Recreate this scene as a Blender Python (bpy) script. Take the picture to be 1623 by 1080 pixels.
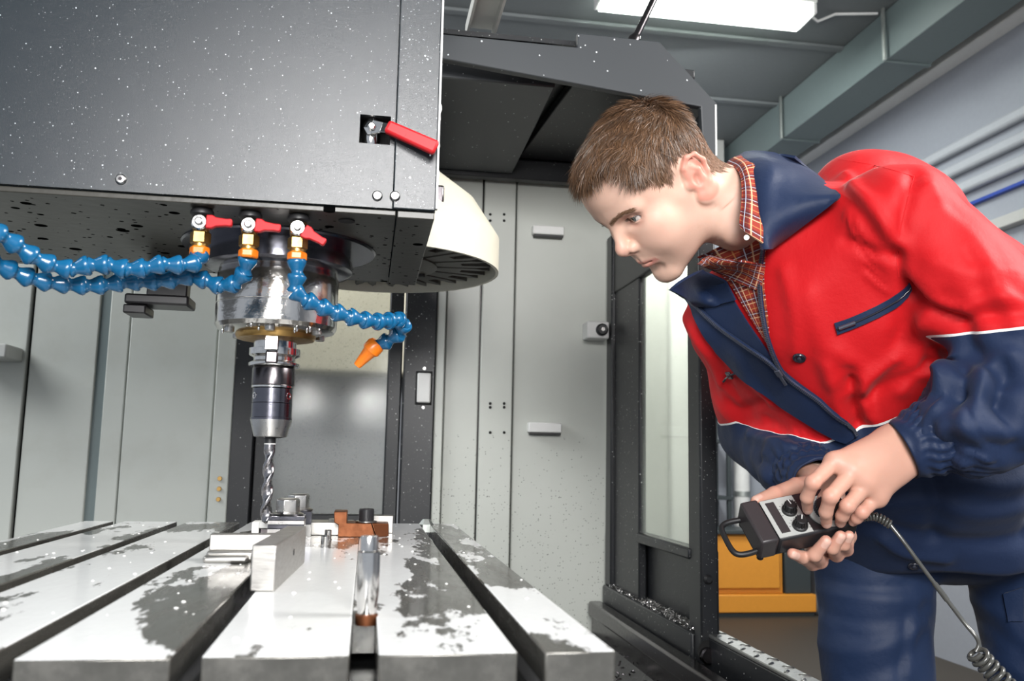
import bpy, bmesh, math, random
import numpy as np
from mathutils import Vector, Matrix
random.seed(7); RNG = np.random.default_rng(7)
for o in list(bpy.data.objects): bpy.data.objects.remove(o)
SC = bpy.context.scene; COL = SC.collection
PI = math.pi

# ------------------------------------------------------------------ camera
F_PX, CXP, CYP = 1400.0, 811.5, 540.0
CAM = np.array([0.0, 0.0, 1.06])
def nrm(v):
    v = np.asarray(v, float); return v / np.linalg.norm(v)
_dy = nrm([(581 - CXP) / F_PX, -(721 - CYP) / F_PX, -1])
_n = nrm(np.cross(nrm([1, -0.02, 0]), _dy)); _dz = _n if _n[1] > 0 else -_n
_dx = np.cross(_dy, _dz)
ROT = np.array([_dx, _dy, _dz])                       # camera axes -> world axes
def at(px, py, y=None, x=None, z=None):               # where the sight line of a pixel meets a plane of the place
    d = ROT @ np.array([(px - CXP) / F_PX, -(py - CYP) / F_PX, -1])
    if y is not None: t = (y - CAM[1]) / d[1]
    elif x is not None: t = (x - CAM[0]) / d[0]
    else: t = (z - CAM[2]) / d[2]
    return CAM + t * d
cam = bpy.data.cameras.new('camera'); cam_o = bpy.data.objects.new('camera', cam); COL.objects.link(cam_o)
M4 = Matrix([list(ROT[i]) + [CAM[i]] for i in range(3)] + [[0, 0, 0, 1]])
cam_o.matrix_world = M4
cam.sensor_width = 36.0; cam.sensor_fit = 'HORIZONTAL'; cam.lens = F_PX / 1623 * 36.0
cam.clip_start = 0.02; cam.clip_end = 60
cam.dof.use_dof = True; cam.dof.focus_distance = 1.2; cam.dof.aperture_fstop = 9.0
SC.camera = cam_o

# ------------------------------------------------------------------ world, lights, exposure
W = bpy.data.worlds.new('world'); SC.world = W; W.use_nodes = True
W.node_tree.nodes['Background'].inputs[0].default_value = (0.80, 0.88, 1.0, 1)
W.node_tree.nodes['Background'].inputs[1].default_value = 0.6
def area(name, loc, target, sx, sy, power, col):
    l = bpy.data.lights.new(name, 'AREA'); l.shape = 'RECTANGLE'; l.size = sx; l.size_y = sy
    l.energy = power; l.color = col
    o = bpy.data.objects.new(name, l); COL.objects.link(o); o.location = loc
    o.rotation_euler = (Vector(target) - Vector(loc)).to_track_quat('-Z', 'Y').to_euler()
    return o
area('window_light', (2.75, 0.5, 3.0), (0.75, 1.25, 1.3), 1.3, 1.0, 150, (1.0, 0.98, 0.95))
area('softbox_light', (0.17, -1.25, 1.98), (0.35, 1.4, 1.15), 0.9, 0.45, 64, (1.0, 0.985, 0.97))
area('flash_light', (-0.08, -1.25, 1.52), (0.1, 1.6, 1.15), 0.3, 0.3, 16, (1.0, 0.985, 0.97))
area('second_flash_light', (-0.45, -1.25, 1.55), (0.2, 1.6, 1.15), 0.3, 0.3, 16, (1.0, 0.985, 0.97))
area('left_room_light', (-2.2, 1.3, 2.6), (-0.2, 1.9, 1.0), 1.2, 1.2, 60, (0.97, 0.99, 1.0))
area('rear_room_light', (1.2, 4.6, 3.3), (1.6, 6.0, 1.0), 1.6, 0.5, 40, (0.97, 1.0, 1.0))
area('rear_fill_light', (-0.3, 2.45, 2.75), (-0.25, 3.05, 1.6), 0.6, 0.2, 34, (1.0, 0.97, 0.90))  # unseen fill lamp added to light the cupboard behind the rear pane
SC.view_settings.view_transform = 'Standard'; SC.view_settings.look = 'None'
SC.view_settings.gamma = 1.0; SC.view_settings.use_curve_mapping = False
SC.view_settings.exposure = 0.0

# ------------------------------------------------------------------ materials
class NT:
    """small wrapper around a node tree"""
    def __init__(s, name):
        s.m = bpy.data.materials.new(name); s.m.use_nodes = True
        s.t = s.m.node_tree; s.b = s.t.nodes['Principled BSDF']
    def n(s, kind, **kw):
        nd = s.t.nodes.new('ShaderNode' + kind)
        for k, v in kw.items():
            if hasattr(nd, k) and not k[0].isupper(): setattr(nd, k, v)
        return nd
    def l(s, a, b): s.t.links.new(a, b)
    def coord(s, which='Object', scale=(1, 1, 1)):
        c = s.n('TexCoord'); mp = s.n('Mapping'); mp.inputs['Scale'].default_value = scale
        s.l(c.outputs[which], mp.inputs[0]); return mp.outputs[0]
    def noise(s, scale, detail=3, rough=.5, vec=None, out=0):
        nd = s.n('TexNoise'); nd.inputs['Scale'].default_value = scale
        nd.inputs['Detail'].default_value = detail; nd.inputs['Roughness'].default_value = rough
        s.l(vec if vec is not None else s.coord(), nd.inputs['Vector']); return nd.outputs[out]
    def dots(s, scale, radius, keep=.5, vec=None):
        """round specks: 1 inside a speck; keep = share of cells that hold one"""
        v = s.n('TexVoronoi'); v.inputs['Scale'].default_value = scale
        s.l(vec if vec is not None else s.coord(), v.inputs['Vector'])
        sep = s.n('SeparateColor'); s.l(v.outputs['Color'], sep.inputs[0])
        rr = s.math('MULTIPLY', sep.outputs[1], radius)
        a = s.math('LESS_THAN', v.outputs['Distance'], rr)
        b = s.math('LESS_THAN', sep.outputs[0], keep)
        return s.math('MULTIPLY', a, b)
    def math(s, op, a, b=0.0, c=0.0, clamp=False):
        nd = s.n('Math'); nd.operation = op; nd.use_clamp = clamp
        for i, v in enumerate((a, b, c)):
            if isinstance(v, (int, float)): nd.inputs[i].default_value = v
            else: s.l(v, nd.inputs[i])
        return nd.outputs[0]
    def ramp(s, fac, stops):
        r = s.n('ValToRGB'); e = r.color_ramp.elements
        while len(e) < len(stops): e.new(.5)
        for i, (p, c) in enumerate(stops):
            e[i].position = p; e[i].color = (c, c, c, 1) if isinstance(c, (int, float)) else tuple(c) + (1,)
        s.l(fac, r.inputs[0]); return r.outputs[0]
    def mix(s, fac, a, b):
        m = s.n('Mix'); m.data_type = 'RGBA'
        if isinstance(fac, (int, float)): m.inputs[0].default_value = fac
        else: s.l(fac, m.inputs[0])
        for i, v in ((6, a), (7, b)):
            if isinstance(v, (tuple, list)): m.inputs[i].default_value = tuple(v) + (1,)
            else: s.l(v, m.inputs[i])
        return m.outputs[2]
    def set(s, **kw):
        names = dict(color='Base Color', rough='Roughness', metal='Metallic', coat='Coat Weight', coat_rough='Coat Roughness',
                     trans='Transmission Weight', ior='IOR', spec='Specular IOR Level', sss='Subsurface Weight', alpha='Alpha',
                     emit='Emission Color', emit_s='Emission Strength', sheen='Sheen Weight', aniso='Anisotropic')
        for k, v in kw.items():
            i = s.b.inputs[names[k]]
            if isinstance(v, (tuple, list)): i.default_value = tuple(v) + (1,)
            elif isinstance(v, (int, float)): i.default_value = v
            else: s.l(v, i)
        return s
    def bump(s, h, strength=.2, dist=.002):
        b = s.n('Bump'); b.inputs['Strength'].default_value = strength; b.inputs['Distance'].default_value = dist
        s.l(h, b.inputs['Height']); s.l(b.outputs[0], s.b.inputs['Normal']); return s
    def attr(s, name):
        a = s.n('Attribute'); a.attribute_name = name; return a.outputs['Fac']
MAT = {}
def simple(name, col, rough=.5, metal=0., **kw):
    n = NT(name); nz = n.noise(40, 3)
    n.set(color=n.mix(n.math('MULTIPLY', nz, .5), col, tuple(c * .78 for c in col)), rough=rough, metal=metal, **kw)
    MAT[name] = n.m; return n
def paint(name, col, rough, speck, keep, scale=260, fine=None, dirt=None, coat=0., peel=.12):
    """sheet-metal paint with splashed specks; world-space so that big sheets share one pattern"""
    n = NT(name); nz = n.noise(3.0, 4); v = n.coord('Object')
    base = n.mix(n.math('MULTIPLY', nz, .6), col, tuple(c * .82 for c in col))
    if dirt is not None:
        base = n.mix(n.math('MULTIPLY', n.ramp(n.noise(5, 6, .65), [(.5, 0.), (.75, 1.)]), dirt[1]), base, dirt[0])
    d = n.dots(scale, .42, keep); base = n.mix(d, base, speck)
    if fine: base = n.mix(n.dots(scale * 2.6, .4, fine), base, speck)
    n.set(color=base, rough=rough, coat=coat, coat_rough=.25)
    n.bump(n.noise(1500, 2), peel, .0007); MAT[name] = n.m; return n
paint('head_paint', (.015, .021, .026), .25, (.70, .76, .80), .05, 330, fine=.04, coat=.1, peel=.30)
paint('black_paint', (.011, .012, .014), .38, (.55, .55, .53), .03, 300, fine=.02, peel=.15)
paint('hood_paint', (.040, .045, .050), .42, (.6, .62, .64), .03, 220, peel=.1)
paint('wall_paint', (.46, .48, .445), .42, (.07, .07, .065), .0, 150, dirt=((.32, .31, .26), .35), peel=.08)
# enclosure sheet with chips sticking to it, denser further down
n = NT('speckled_sheet'); sx = n.n('SeparateXYZ'); g = n.n('NewGeometry'); n.l(g.outputs['Position'], sx.inputs[0])
low = n.math('MULTIPLY_ADD', sx.outputs[2], -1.6, 2.1, clamp=True)
dd = n.math('MULTIPLY', n.dots(150, .34, .5), n.math('GREATER_THAN', low, n.noise(60, 0)))
base = n.mix(n.noise(4, 5, .6), (.52, .54, .50), (.43, .445, .405))
n.set(color=n.mix(dd, base, (.075, .075, .07)), rough=.38); n.bump(n.noise(300, 2), .06, .001); MAT['speckled_sheet'] = n.m
# wet underside of the head
n = NT('wet_underside'); v = n.coord('Object')
base = n.mix(n.noise(6, 4), (.030, .029, .024), (.052, .050, .042))
dm = n.math('MAXIMUM', n.dots(42, .34, .45, n.coord('Object', (1, 1, 0))), n.dots(120, .36, .35, n.coord('Object', (1, 1, 0))))
base = n.mix(dm, base, (.002, .002, .002))
n.set(color=base, rough=n.math('MULTIPLY_ADD', dm, .5, .33), spec=n.math('MULTIPLY_ADD', dm, -.38, .38))
n.bump(n.noise(60, 3), .2, .002); MAT['wet_underside'] = n.m
def metal(name, col, rough, bumpy=.05, sc=120, stretch=(1, 1, 1)):
    n = NT(name); nz = n.noise(sc, 4, .6, n.coord('Object', stretch))
    n.set(color=n.mix(nz, col, tuple(c * .75 for c in col)), metal=1., rough=n.ramp(nz, [(.25, max(.03, rough * .75)), (.75, rough * 1.3)]))
    n.bump(nz, bumpy, .001); MAT[name] = n.m; return n
metal('steel', (.48, .47, .455), .3); metal('polished_steel', (.72, .70, .67), .13, .03, 200)
metal('dark_steel', (.11, .10, .105), .22); metal('blued_steel', (.16, .16, .185), .2)
metal('brushed_block', (.50, .485, .46), .42, .2, 60, (1, 1, 6)); metal('brass', (.47, .29, .10), .36)
metal('galvanised', (.55, .58, .55), .5); metal('tread_metal', (.50, .50, .48), .35, .15)
metal('drill_steel', (.32, .31, .32), .25); metal('rust_steel', (.20, .075, .035), .5, .3, 90)
n = NT('spindle_chrome'); dr = n.dots(260, .4, .5)
n.set(color=(.62, .60, .57), metal=1., rough=.16); n.bump(n.math('ADD', dr, n.noise(160, 3)), .12, .002); MAT['spindle_chrome'] = n.m
simple('blue_plastic', (.004, .098, .225), .26, coat=.2); simple('orange_plastic', (.85, .20, .01), .3)
simple('red_plastic', (.50, .005, .010), .5); simple('black_rubber', (.012, .012, .013), .45)
simple('black_plastic', (.020, .019, .021), .36); simple('cap_plastic', (.040, .034, .036), .40)
simple('cream_paint', (.72, .69, .57), .45); simple('white_paint', (.72, .72, .70), .4)
simple('carousel_dark', (.022, .021, .018), .42); simple('carousel_hub', (.075, .07, .06), .5)
simple('ceiling_paint', (.16, .175, .18), .7); simple('room_wall_paint', (.31, .33, .37), .6)
simple('duct_paint', (.13, .165, .165), .5); simple('strip_paint', (.45, .45, .43), .6); simple('ridge_paint', (.43, .45, .48), .55)
simple('floor_concrete', (.038, .031, .023), .6); simple('orange_cabinet_paint', (.72, .29, .03), .45)
simple('dark_cabinet_paint', (.035, .045, .048), .5); simple('blue_strip', (.02, .06, .35), .5)
simple('pale_grey_plastic', (.46, .47, .45), .5); simple('hole_black', (.004, .004, .004), .8)
n = NT('tube_glow'); n.set(color=(.9, .95, .9), emit=(.93, 1.0, .93), emit_s=9.0); MAT['tube_glow'] = n.m
n = NT('door_glass'); n.set(color=n.mix(n.dots(170, .36, .2), (.80, .84, .76), (.2, .2, .18)), rough=.07, trans=.82, ior=1.05, spec=.5)
n.set(coat=.3); MAT['door_glass'] = n.m
n = NT('back_glass'); n.set(color=n.mix(n.dots(210, .36, .3), (.70, .71, .67), (.12, .12, .12)), rough=.22, trans=.85, ior=1.10, spec=.5, coat=1., coat_rough=.16); MAT['back_glass'] = n.m
# machine table: ground steel under a film of coolant; its ragged white is painted-in reflection
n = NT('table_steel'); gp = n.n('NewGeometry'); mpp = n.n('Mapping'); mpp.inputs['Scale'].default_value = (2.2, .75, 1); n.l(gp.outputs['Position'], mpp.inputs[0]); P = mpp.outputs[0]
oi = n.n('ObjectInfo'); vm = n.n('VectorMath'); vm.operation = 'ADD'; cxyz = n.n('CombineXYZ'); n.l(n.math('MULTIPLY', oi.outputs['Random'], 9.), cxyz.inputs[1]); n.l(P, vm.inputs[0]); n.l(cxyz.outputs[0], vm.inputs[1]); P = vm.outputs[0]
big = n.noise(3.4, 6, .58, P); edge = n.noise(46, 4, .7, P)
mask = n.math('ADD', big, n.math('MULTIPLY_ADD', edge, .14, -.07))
glare_film = n.ramp(mask, [(.478, 0.), (.490, 1.)])
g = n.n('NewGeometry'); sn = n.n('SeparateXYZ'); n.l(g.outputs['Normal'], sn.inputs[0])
glare_film = n.math('MULTIPLY', glare_film, n.math('GREATER_THAN', sn.outputs[2], .7))
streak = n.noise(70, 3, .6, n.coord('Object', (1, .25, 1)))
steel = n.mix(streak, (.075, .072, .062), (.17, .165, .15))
n.set(color=n.mix(glare_film, steel, (.74, .75, .75)), metal=n.math('MULTIPLY_ADD', glare_film, -.55, .55),
      rough=n.mix(glare_film, n.ramp(streak, [(.3, .17), (.7, .34)]), (.2, .2, .2)), coat=.35, coat_rough=.08)
n.bump(n.math('ADD', glare_film, n.math('MULTIPLY', edge, .35)), .5, .002); MAT['table_steel'] = n.m
metal('table_side', (.52, .52, .53), .45, .1, 60).set(metal=.35); metal('slot_dark', (.2, .21, .22), .3, .2, 60)
n = NT('chip_heap'); c = n.mix(n.noise(160, 4, .7), (.02, .02, .02), (.22, .22, .21)); n.set(color=c, rough=.4, metal=.3); n.bump(n.noise(160, 5, .7), 1., .01); MAT['chip_heap'] = n.m

# ------------------------------------------------------------------ mesh helpers
class MB:
    """collects shapes and links them as one mesh object"""
    def __init__(s): s.v = []; s.f = []; s.mi = []; s.cur = 0
    def add(s, v, f):
        o = len(s.v); s.v += [tuple(map(float, p)) for p in v]; s.f += [tuple(i + o for i in q) for q in f]; s.mi += [s.cur] * len(f); return s
    def box(s, a, b, mat=None):
        (x0, y0, z0), (x1, y1, z1) = a, b
        x0, x1 = sorted((x0, x1)); y0, y1 = sorted((y0, y1)); z0, z1 = sorted((z0, z1))
        v = [(x0, y0, z0), (x1, y0, z0), (x1, y1, z0), (x0, y1, z0), (x0, y0, z1), (x1, y0, z1), (x1, y1, z1), (x0, y1, z1)]
        if mat is not None: v = [mat @ Vector(p) for p in v]
        return s.add(v, [(3, 2, 1, 0), (4, 5, 6, 7), (0, 1, 5, 4), (1, 2, 6, 5), (2, 3, 7, 6), (3, 0, 4, 7)])
    def prism(s, poly, lift):
        """poly: list of 3-D points of a flat outline, lift: vector of the thickness"""
        k = len(poly); p = [Vector(q) for q in poly]; L = Vector(lift)
        nn = Vector((0, 0, 0))
        for i in range(k): nn += p[i].cross(p[(i + 1) % k])
        if nn.dot(L) < 0: p = p[::-1]
        v = p + [q + L for q in p]
        return s.add(v, [tuple(range(k))[::-1], tuple(range(k, 2 * k))] + [(i, (i + 1) % k, k + (i + 1) % k, k + i) for i in range(k)])
    def lathe(s, prof, seg=32, mat=None, phase=0., arc=None):
        """prof: (radius, height) from bottom to top round local Z"""
        v = []; f = []
        for r, h in prof:
            for i in range(seg):
                a = 2 * PI * i / seg + phase; v.append((r * math.cos(a), r * math.sin(a), h))
        for j in range(len(prof) - 1):
            for i in range(seg):
                a, b = j * seg + i, j * seg + (i + 1) % seg; f.append((a, b, b + seg, a + seg))
        f.append(tuple(range(seg))[::-1]); k = (len(prof) - 1) * seg; f.append(tuple(range(k, k + seg)))
        if mat is not None: v = [mat @ Vector(p) for p in v]
        return s.add(v, f)
    def tube(s, pts, rad, seg=10, caps=True):
        pts = [Vector(p) for p in pts]; k = len(pts); rads = rad if hasattr(rad, '__len__') else [rad] * k
        t = [(pts[min(i + 1, k - 1)] - pts[max(i - 1, 0)]).normalized() for i in range(k)]
        u = t[0].orthogonal().normalized(); v = []; f = []
        for i in range(k):
            u = (u - t[i] * u.dot(t[i])).normalized(); w = t[i].cross(u)
            for j in range(seg):
                a = 2 * PI * j / seg; v.append(pts[i] + (u * math.cos(a) + w * math.sin(a)) * rads[i])
        for i in range(k - 1):
            for j in range(seg):
                a, b = i * seg + j, i * seg + (j + 1) % seg; f.append((a, b, b + seg, a + seg))
        if caps: f.append(tuple(range(seg))[::-1]); f.append(tuple(range((k - 1) * seg, k * seg)))
        return s.add(v, f)
    def mesh(s, name):
        me = bpy.data.meshes.new(name); me.from_pydata(s.v, [], s.f); me.validate(); me.update(); return me
    def build(s, name, mat, parent=None, bevel=0., smooth=None, origin=None, segs=2):
        me = s.mesh(name)
        mats = mat if isinstance(mat, (list, tuple)) else [mat]
        for m in mats: me.materials.append(MAT[m])
        if len(mats) > 1: me.polygons.foreach_set('material_index', s.mi)
        o = bpy.data.objects.new(name, me); COL.objects.link(o)
        if origin is None:
            vs = np.array(s.v); lo, hi = vs.min(0), vs.max(0); origin = ((lo[0] + hi[0]) / 2, (lo[1] + hi[1]) / 2, lo[2])
        me.transform(Matrix.Translation(-Vector(origin))); o.location = origin
        if parent is not None: adopt(o, parent)
        if bevel:
            b = o.modifiers.new('bevel', 'BEVEL'); b.width = bevel; b.segments = segs; b.limit_method = 'ANGLE'; b.angle_limit = .6
            b.harden_normals = False
        if smooth is not None or bevel: smooth_by_angle(me, smooth if smooth is not None else 40)
        return o
def smooth_by_angle(me, deg):
    me.polygons.foreach_set('use_smooth', [True] * len(me.polygons))
    try: me.set_sharp_from_angle(angle=math.radians(deg))
    except Exception: pass
def adopt(o, parent):
    """parent with plain offsets: parents are never rotated or scaled"""
    o.parent = parent
    w = Vector((0, 0, 0)); p = parent
    while p is not None: w += p.location; p = p.parent
    o.location = o.location - w
def empty(name, loc):
    o = bpy.data.objects.new(name, None); o.empty_display_size = .05; COL.objects.link(o); o.location = loc; return o
def tag(o, label, cat, group=None, kind=None):
    o['label'] = label; o['category'] = cat
    if group: o['group'] = group
    if kind: o['kind'] = kind
    return o
def struct(o, label=None):
    o['kind'] = 'structure'
    if label: o['label'] = label
    return o
def frame(zdir, origin=(0, 0, 0), xhint=(1, 0, 0)):
    z = Vector(zdir).normalized(); x = Vector(xhint); x = (x - z * x.dot(z))
    x = x.normalized() if x.length > 1e-4 else z.orthogonal().normalized()
    y = z.cross(x); m = Matrix((x, y, z)).transposed().to_4x4(); m.translation = Vector(origin); return m
def part(name, material, parent, kind, *a, bevel=0., smooth=None, **kw):
    m = MB(); getattr(m, kind)(*a, **kw); return m.build(name, material, parent, bevel, smooth)

# ================================================================== the setting
TZ = 0.95                        # top of the machine table
X0, X1, Y0, Y1, ZC = -3.4, 3.2, -2.2, 6.6, 3.5
struct(part('floor', 'floor_concrete', None, 'box', (X0, Y0, -.06), (X1 + .1, Y1 + .1, 0)))
ceil = struct(part('ceiling', 'ceiling_paint', None, 'box', (X0, Y0, ZC), (X1 + .1, Y1 + .1, ZC + .1)))
for y in (2.9, 4.55, 5.4):
    part('ceiling_batten', 'ceiling_paint', ceil, 'box', (X0, y, ZC - .02), (X1 - .35, y + .05, ZC), bevel=.004)
struct(part('wall_right', 'room_wall_paint', None, 'box', (X1, Y0, 0), (X1 + .1, Y1, ZC)))
struct(part('wall_back', 'room_wall_paint', None, 'box', (X0, Y1, 0), (X1 + .1, Y1 + .1, ZC)))
struct(part('trim_1', 'white_paint', None, 'box', (X1 - .11, Y0, 3.30), (X1, Y1, 3.40), bevel=.006))
for i, z in enumerate((2.835, 2.71, 2.59)):
    o = struct(part('trim_%d' % (i + 2), 'ridge_paint', None, 'box', (X1 - .05, Y0, z - .045), (X1, Y1, z + .02), bevel=.018))
struct(part('trim_5', 'blue_strip', None, 'box', (X1 - .03, Y0, 2.463), (X1, Y1, 2.483), bevel=.004))
struct(part('trim_6', 'strip_paint', None, 'box', (X1 - .06, Y0, 2.27), (X1, Y1, 2.33), bevel=.006))
bm = struct(part('trim_7', 'strip_paint', None, 'box', (X0, 6.15, 3.28), (2.6, 6.3, ZC), bevel=.008))

duct = empty('air_duct', (2.8, 2, 3.22)); tag(duct, 'grey-green sheet metal air duct running under the ceiling along the right wall', 'duct')
for y0, y1 in ((-2.2, 1.2), (1.2, 2.6), (2.6, 4.15), (4.15, 5.35), (5.35, 6.55)):
    part('duct_section', 'duct_paint', duct, 'box', (2.67, y0 + .004, 3.22), (2.93, y1 - .004, 3.495), bevel=.004)
for y in (1.2, 2.6, 4.15, 5.35):
    part('flange', 'duct_paint', duct, 'box', (2.660, y - .014, 3.211), (2.940, y + .014, 3.497), bevel=.003)
    part('hanger', 'galvanised', duct, 'box', (2.64, y - .05, 3.205), (2.652, y - .03, ZC), bevel=.001)

lamp = empty('ceiling_light', (1.68, 4.27, 3.42)); tag(lamp, 'long bright fluorescent strip light under the grey ceiling', 'light')
part('housing', 'white_paint', lamp, 'box', (1.09, 4.07, 3.47), (2.25, 4.29, 3.50), bevel=.006)
for x in (1.09, 2.23): part('end_cap', 'white_paint', lamp, 'box', (x, 4.08, 3.415), (x + .02, 4.28, 3.47), bevel=.004)
for y in (4.14, 4.22): part('tube', 'tube_glow', lamp, 'lathe', [(.02, 0), (.028, .01), (.028, 1.10), (.02, 1.11)], 16, frame((1, 0, 0), (1.115, y, 3.435)), smooth=40)
part('diffuser', 'tube_glow', lamp, 'box', (1.112, 4.09, 3.404), (2.228, 4.27, 3.410), bevel=.002)
wire = MB().tube([(2.25, 4.2, 3.48), (2.34, 4.24, 3.46), (2.42, 4.2, 3.49), (2.64, 4.15, 3.49)], .008, 8).build('power_cable', 'white_paint', lamp, smooth=60)
l = bpy.data.lights.new('tube_light', 'AREA'); l.shape = 'RECTANGLE'; l.size = 1.1; l.size_y = .22; l.energy = 22; l.color = (.95, 1, .96)
lo = bpy.data.objects.new('tube_light', l); COL.objects.link(lo); lo.location = (1.67, 4.18, 3.40)

# things in the room behind the machine
cab = empty('tool_cabinet', (2.75, 6.1, 0)); tag(cab, 'orange wooden cabinet standing low at the back behind the worker', 'cabinet')
part('plinth', 'dark_cabinet_paint', cab, 'box', (2.30, 5.96, 0), (3.14, 6.26, .03))
part('base_rail', 'orange_cabinet_paint', cab, 'box', (2.28, 5.94, .03), (3.15, 6.28, .15), bevel=.006)
part('body', 'orange_cabinet_paint', cab, 'box', (2.28, 5.98, .15), (2.92, 6.26, .56), bevel=.006)
part('door', 'orange_cabinet_paint', cab, 'box', (2.31, 5.955, .19), (2.89, 5.98, .545), bevel=.006)
part('worktop', 'dark_cabinet_paint', cab, 'box', (2.26, 5.93, .56), (2.93, 6.28, .59), bevel=.006)
bx = empty('grey_bin', (3.0, 6.1, .15)); tag(bx, 'dark grey metal bin beside the orange cabinet', 'bin')
part('shell', 'dark_cabinet_paint', bx, 'box', (2.935, 5.97, .151), (3.13, 6.26, .57), bevel=.008)
part('lid', 'dark_cabinet_paint', bx, 'box', (2.932, 5.96, .57), (3.135, 6.27, .60), bevel=.008)
pipe = empty('standing_pipe', (1.83, 6.5, 0)); tag(pipe, 'white vertical pipe seen between the black door post and the worker', 'pipe')
pc = at(1175, 720, y=6.5)[0]; pipe.location.x = pc
part('pipe', 'white_paint', pipe, 'lathe', [(.060, 0), (.060, 1.45), (.050, 1.62), (.01, 1.64)], 20, Matrix.Translation((pc, 6.5, 0)), smooth=40)
part('foot_flange', 'white_paint', pipe, 'lathe', [(.085, 0), (.085, .02), (.061, .04)], 20, Matrix.Translation((pc, 6.5, 0)), smooth=30)
for z in (.8, 1.25): part('clamp', 'galvanised', pipe, 'lathe', [(.064, 0), (.064, .04)], 20, Matrix.Translation((pc, 6.5, z)), smooth=30)
rack = empty('shelf_rack', (1.9, 6.5, 0)); tag(rack, 'dark metal rack in the blurred background behind the door post', 'rack')
rx = at(1104, 720, y=6.46)[0]
for dx in (-.25, .18):
    for y in (6.30, 6.55): part('post', 'dark_cabinet_paint', rack, 'box', (rx + dx, y, 0), (rx + dx + .03, y + .03, 1.75), bevel=.002)
for z in (.35, .78, 1.2, 1.6): part('shelf', 'dark_cabinet_paint', rack, 'box', (rx - .26, 6.29, z), (rx + .22, 6.59, z + .025), bevel=.002)

lk = empty('added_locker', (1.75, 5.6, 0)); tag(lk, 'tall pale locker added at the back to brighten the sliding door glass', 'locker')  # locker added so the door glass looks bright, its white side the brightest strip
l0, l1, l2 = at(985, 700, y=5.5)[0], at(1060, 700, y=5.5)[0], at(1090, 700, y=5.5)[0]
part('grey_body', 'strip_paint', lk, 'box', (l0, 5.5, 0), (l1, 5.9, 2.6), bevel=.01)
part('white_side', 'white_paint', lk, 'box', (l1 + .002, 5.45, 0), (l2, 5.9, 2.6), bevel=.01)
part('plinth', 'dark_cabinet_paint', lk, 'box', (l0 + .02, 5.52, 0), (l1 - .02, 5.88, .001))
area('locker_fill_light', (1.9, 4.9, 2.9), (1.7, 5.5, 1.2), .6, .3, 45, (1, 1, .97))  # unseen fill lamp added to whiten the locker behind the door glass

# overhead channel and dark pole above the hood
ch = empty('steel_channel', (.2, 1.7, 1.875)); tag(ch, 'light grey steel channel lying on top of the black hood', 'beam')
e = at(760, 60, y=1.66); m = MB()
xa, xb, zb = at(737, 58, y=1.66)[0], at(783, 58, y=1.66)[0], e[2] - .004
zt = at(740, 43, y=1.66)[2] + .004
d = Vector((.0, -1, .0))
pts = [(xa, zb), (xa, zt), (xb, zt), (xb, zb), (xb - .005, zb), (xb - .005, zt - .005), (xa + .005, zt - .005), (xa + .005, zb)]
MB().prism([(x, 1.66, z) for x, z in pts], (.03, -.9, .12)).build('channel', 'pale_grey_plastic', ch)
part('end_lip', 'white_paint', ch, 'box', (xa - .002, 1.66, zb), (xb + .002, 1.668, zb + .004))
pole = empty('support_pole', (.47, 1.8, 1.85)); tag(pole, 'thin dark pole rising from the hood past the ceiling light', 'pole')
pa, pb = at(1006, 62, y=1.75), at(1048, -25, y=1.75)
MB().tube([pa - nrm(pb - pa) * .03, pb + (pb - pa) * 2], .008, 12).build('rod', 'dark_steel', pole, smooth=50)
part('foot', 'dark_steel', pole, 'lathe', [(.014, -.04), (.014, 0), (.009, .01)], 16, frame(pb - pa, pa), smooth=30)

# ================================================================== machine enclosure
YB = 2.28                        # back sheet of the enclosure
ZB = .60
enc = empty('machine_enclosure', (0, YB, ZB)); tag(enc, 'grey sheet metal enclosure wall of the milling machine behind the table', 'enclosure')
def bx_(px, py=650): return at(px, py, y=YB)[0]
def sheet(xa, xb, mat, dy=0., z0=ZB, z1=2.05, bev=.003):
    return part('panel', mat, enc, 'box', (xa, YB + dy, z0), (xb, YB + dy + .02, z1), bevel=bev)
part('backing', 'dark_steel', enc, 'box', (-1.45, YB + .032, ZB), (bx_(352), YB + .04, 2.05))
xs = [-1.45, bx_(38), bx_(153), bx_(197), bx_(340)]
sheet(xs[0], xs[1] - .006, 'wall_paint', .0); sheet(xs[1], xs[2] - .012, 'wall_paint', .006)
part('groove_strip', 'duct_paint', enc, 'box', (xs[2] - .012, YB + .012, ZB), (xs[2] + .012, YB + .03, 2.05))
sheet(xs[2] + .012, xs[3] - .003, 'wall_paint', .004); sheet(xs[3], xs[4] - .004, 'wall_paint', .0)
sheet(xs[4], bx_(370), 'wall_paint', -.012)
for z in (.945, .97, .995): part('screw', 'brass', enc, 'lathe', [(.006, 0), (.005, .004)], 12, frame((0, -1, 0), (bx_(347, 800), YB - .0125, z)), smooth=40)
rs = [bx_(688), bx_(704), bx_(760), bx_(814), .66]
part('backing', 'dark_steel', enc, 'box', (bx_(640), YB + .032, ZB), (.66, YB + .04, 2.05))
sheet(rs[0], rs[1] - .003, 'speckled_sheet', -.008); sheet(rs[1], rs[2] - .004, 'speckled_sheet', .006)
sheet(rs[2], rs[3] - .004, 'speckled_sheet', .0); sheet(rs[3], rs[4], 'speckled_sheet', .006)
for px in (777, 799):
    for py in (640, 646, 686, 340, 350):
        p = at(px, py, y=YB); part('rivet', 'hole_black', enc, 'lathe', [(.004, 0), (.003, .003)], 10, frame((0, -1, 0), (p[0], YB, p[2])), smooth=40)
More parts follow.
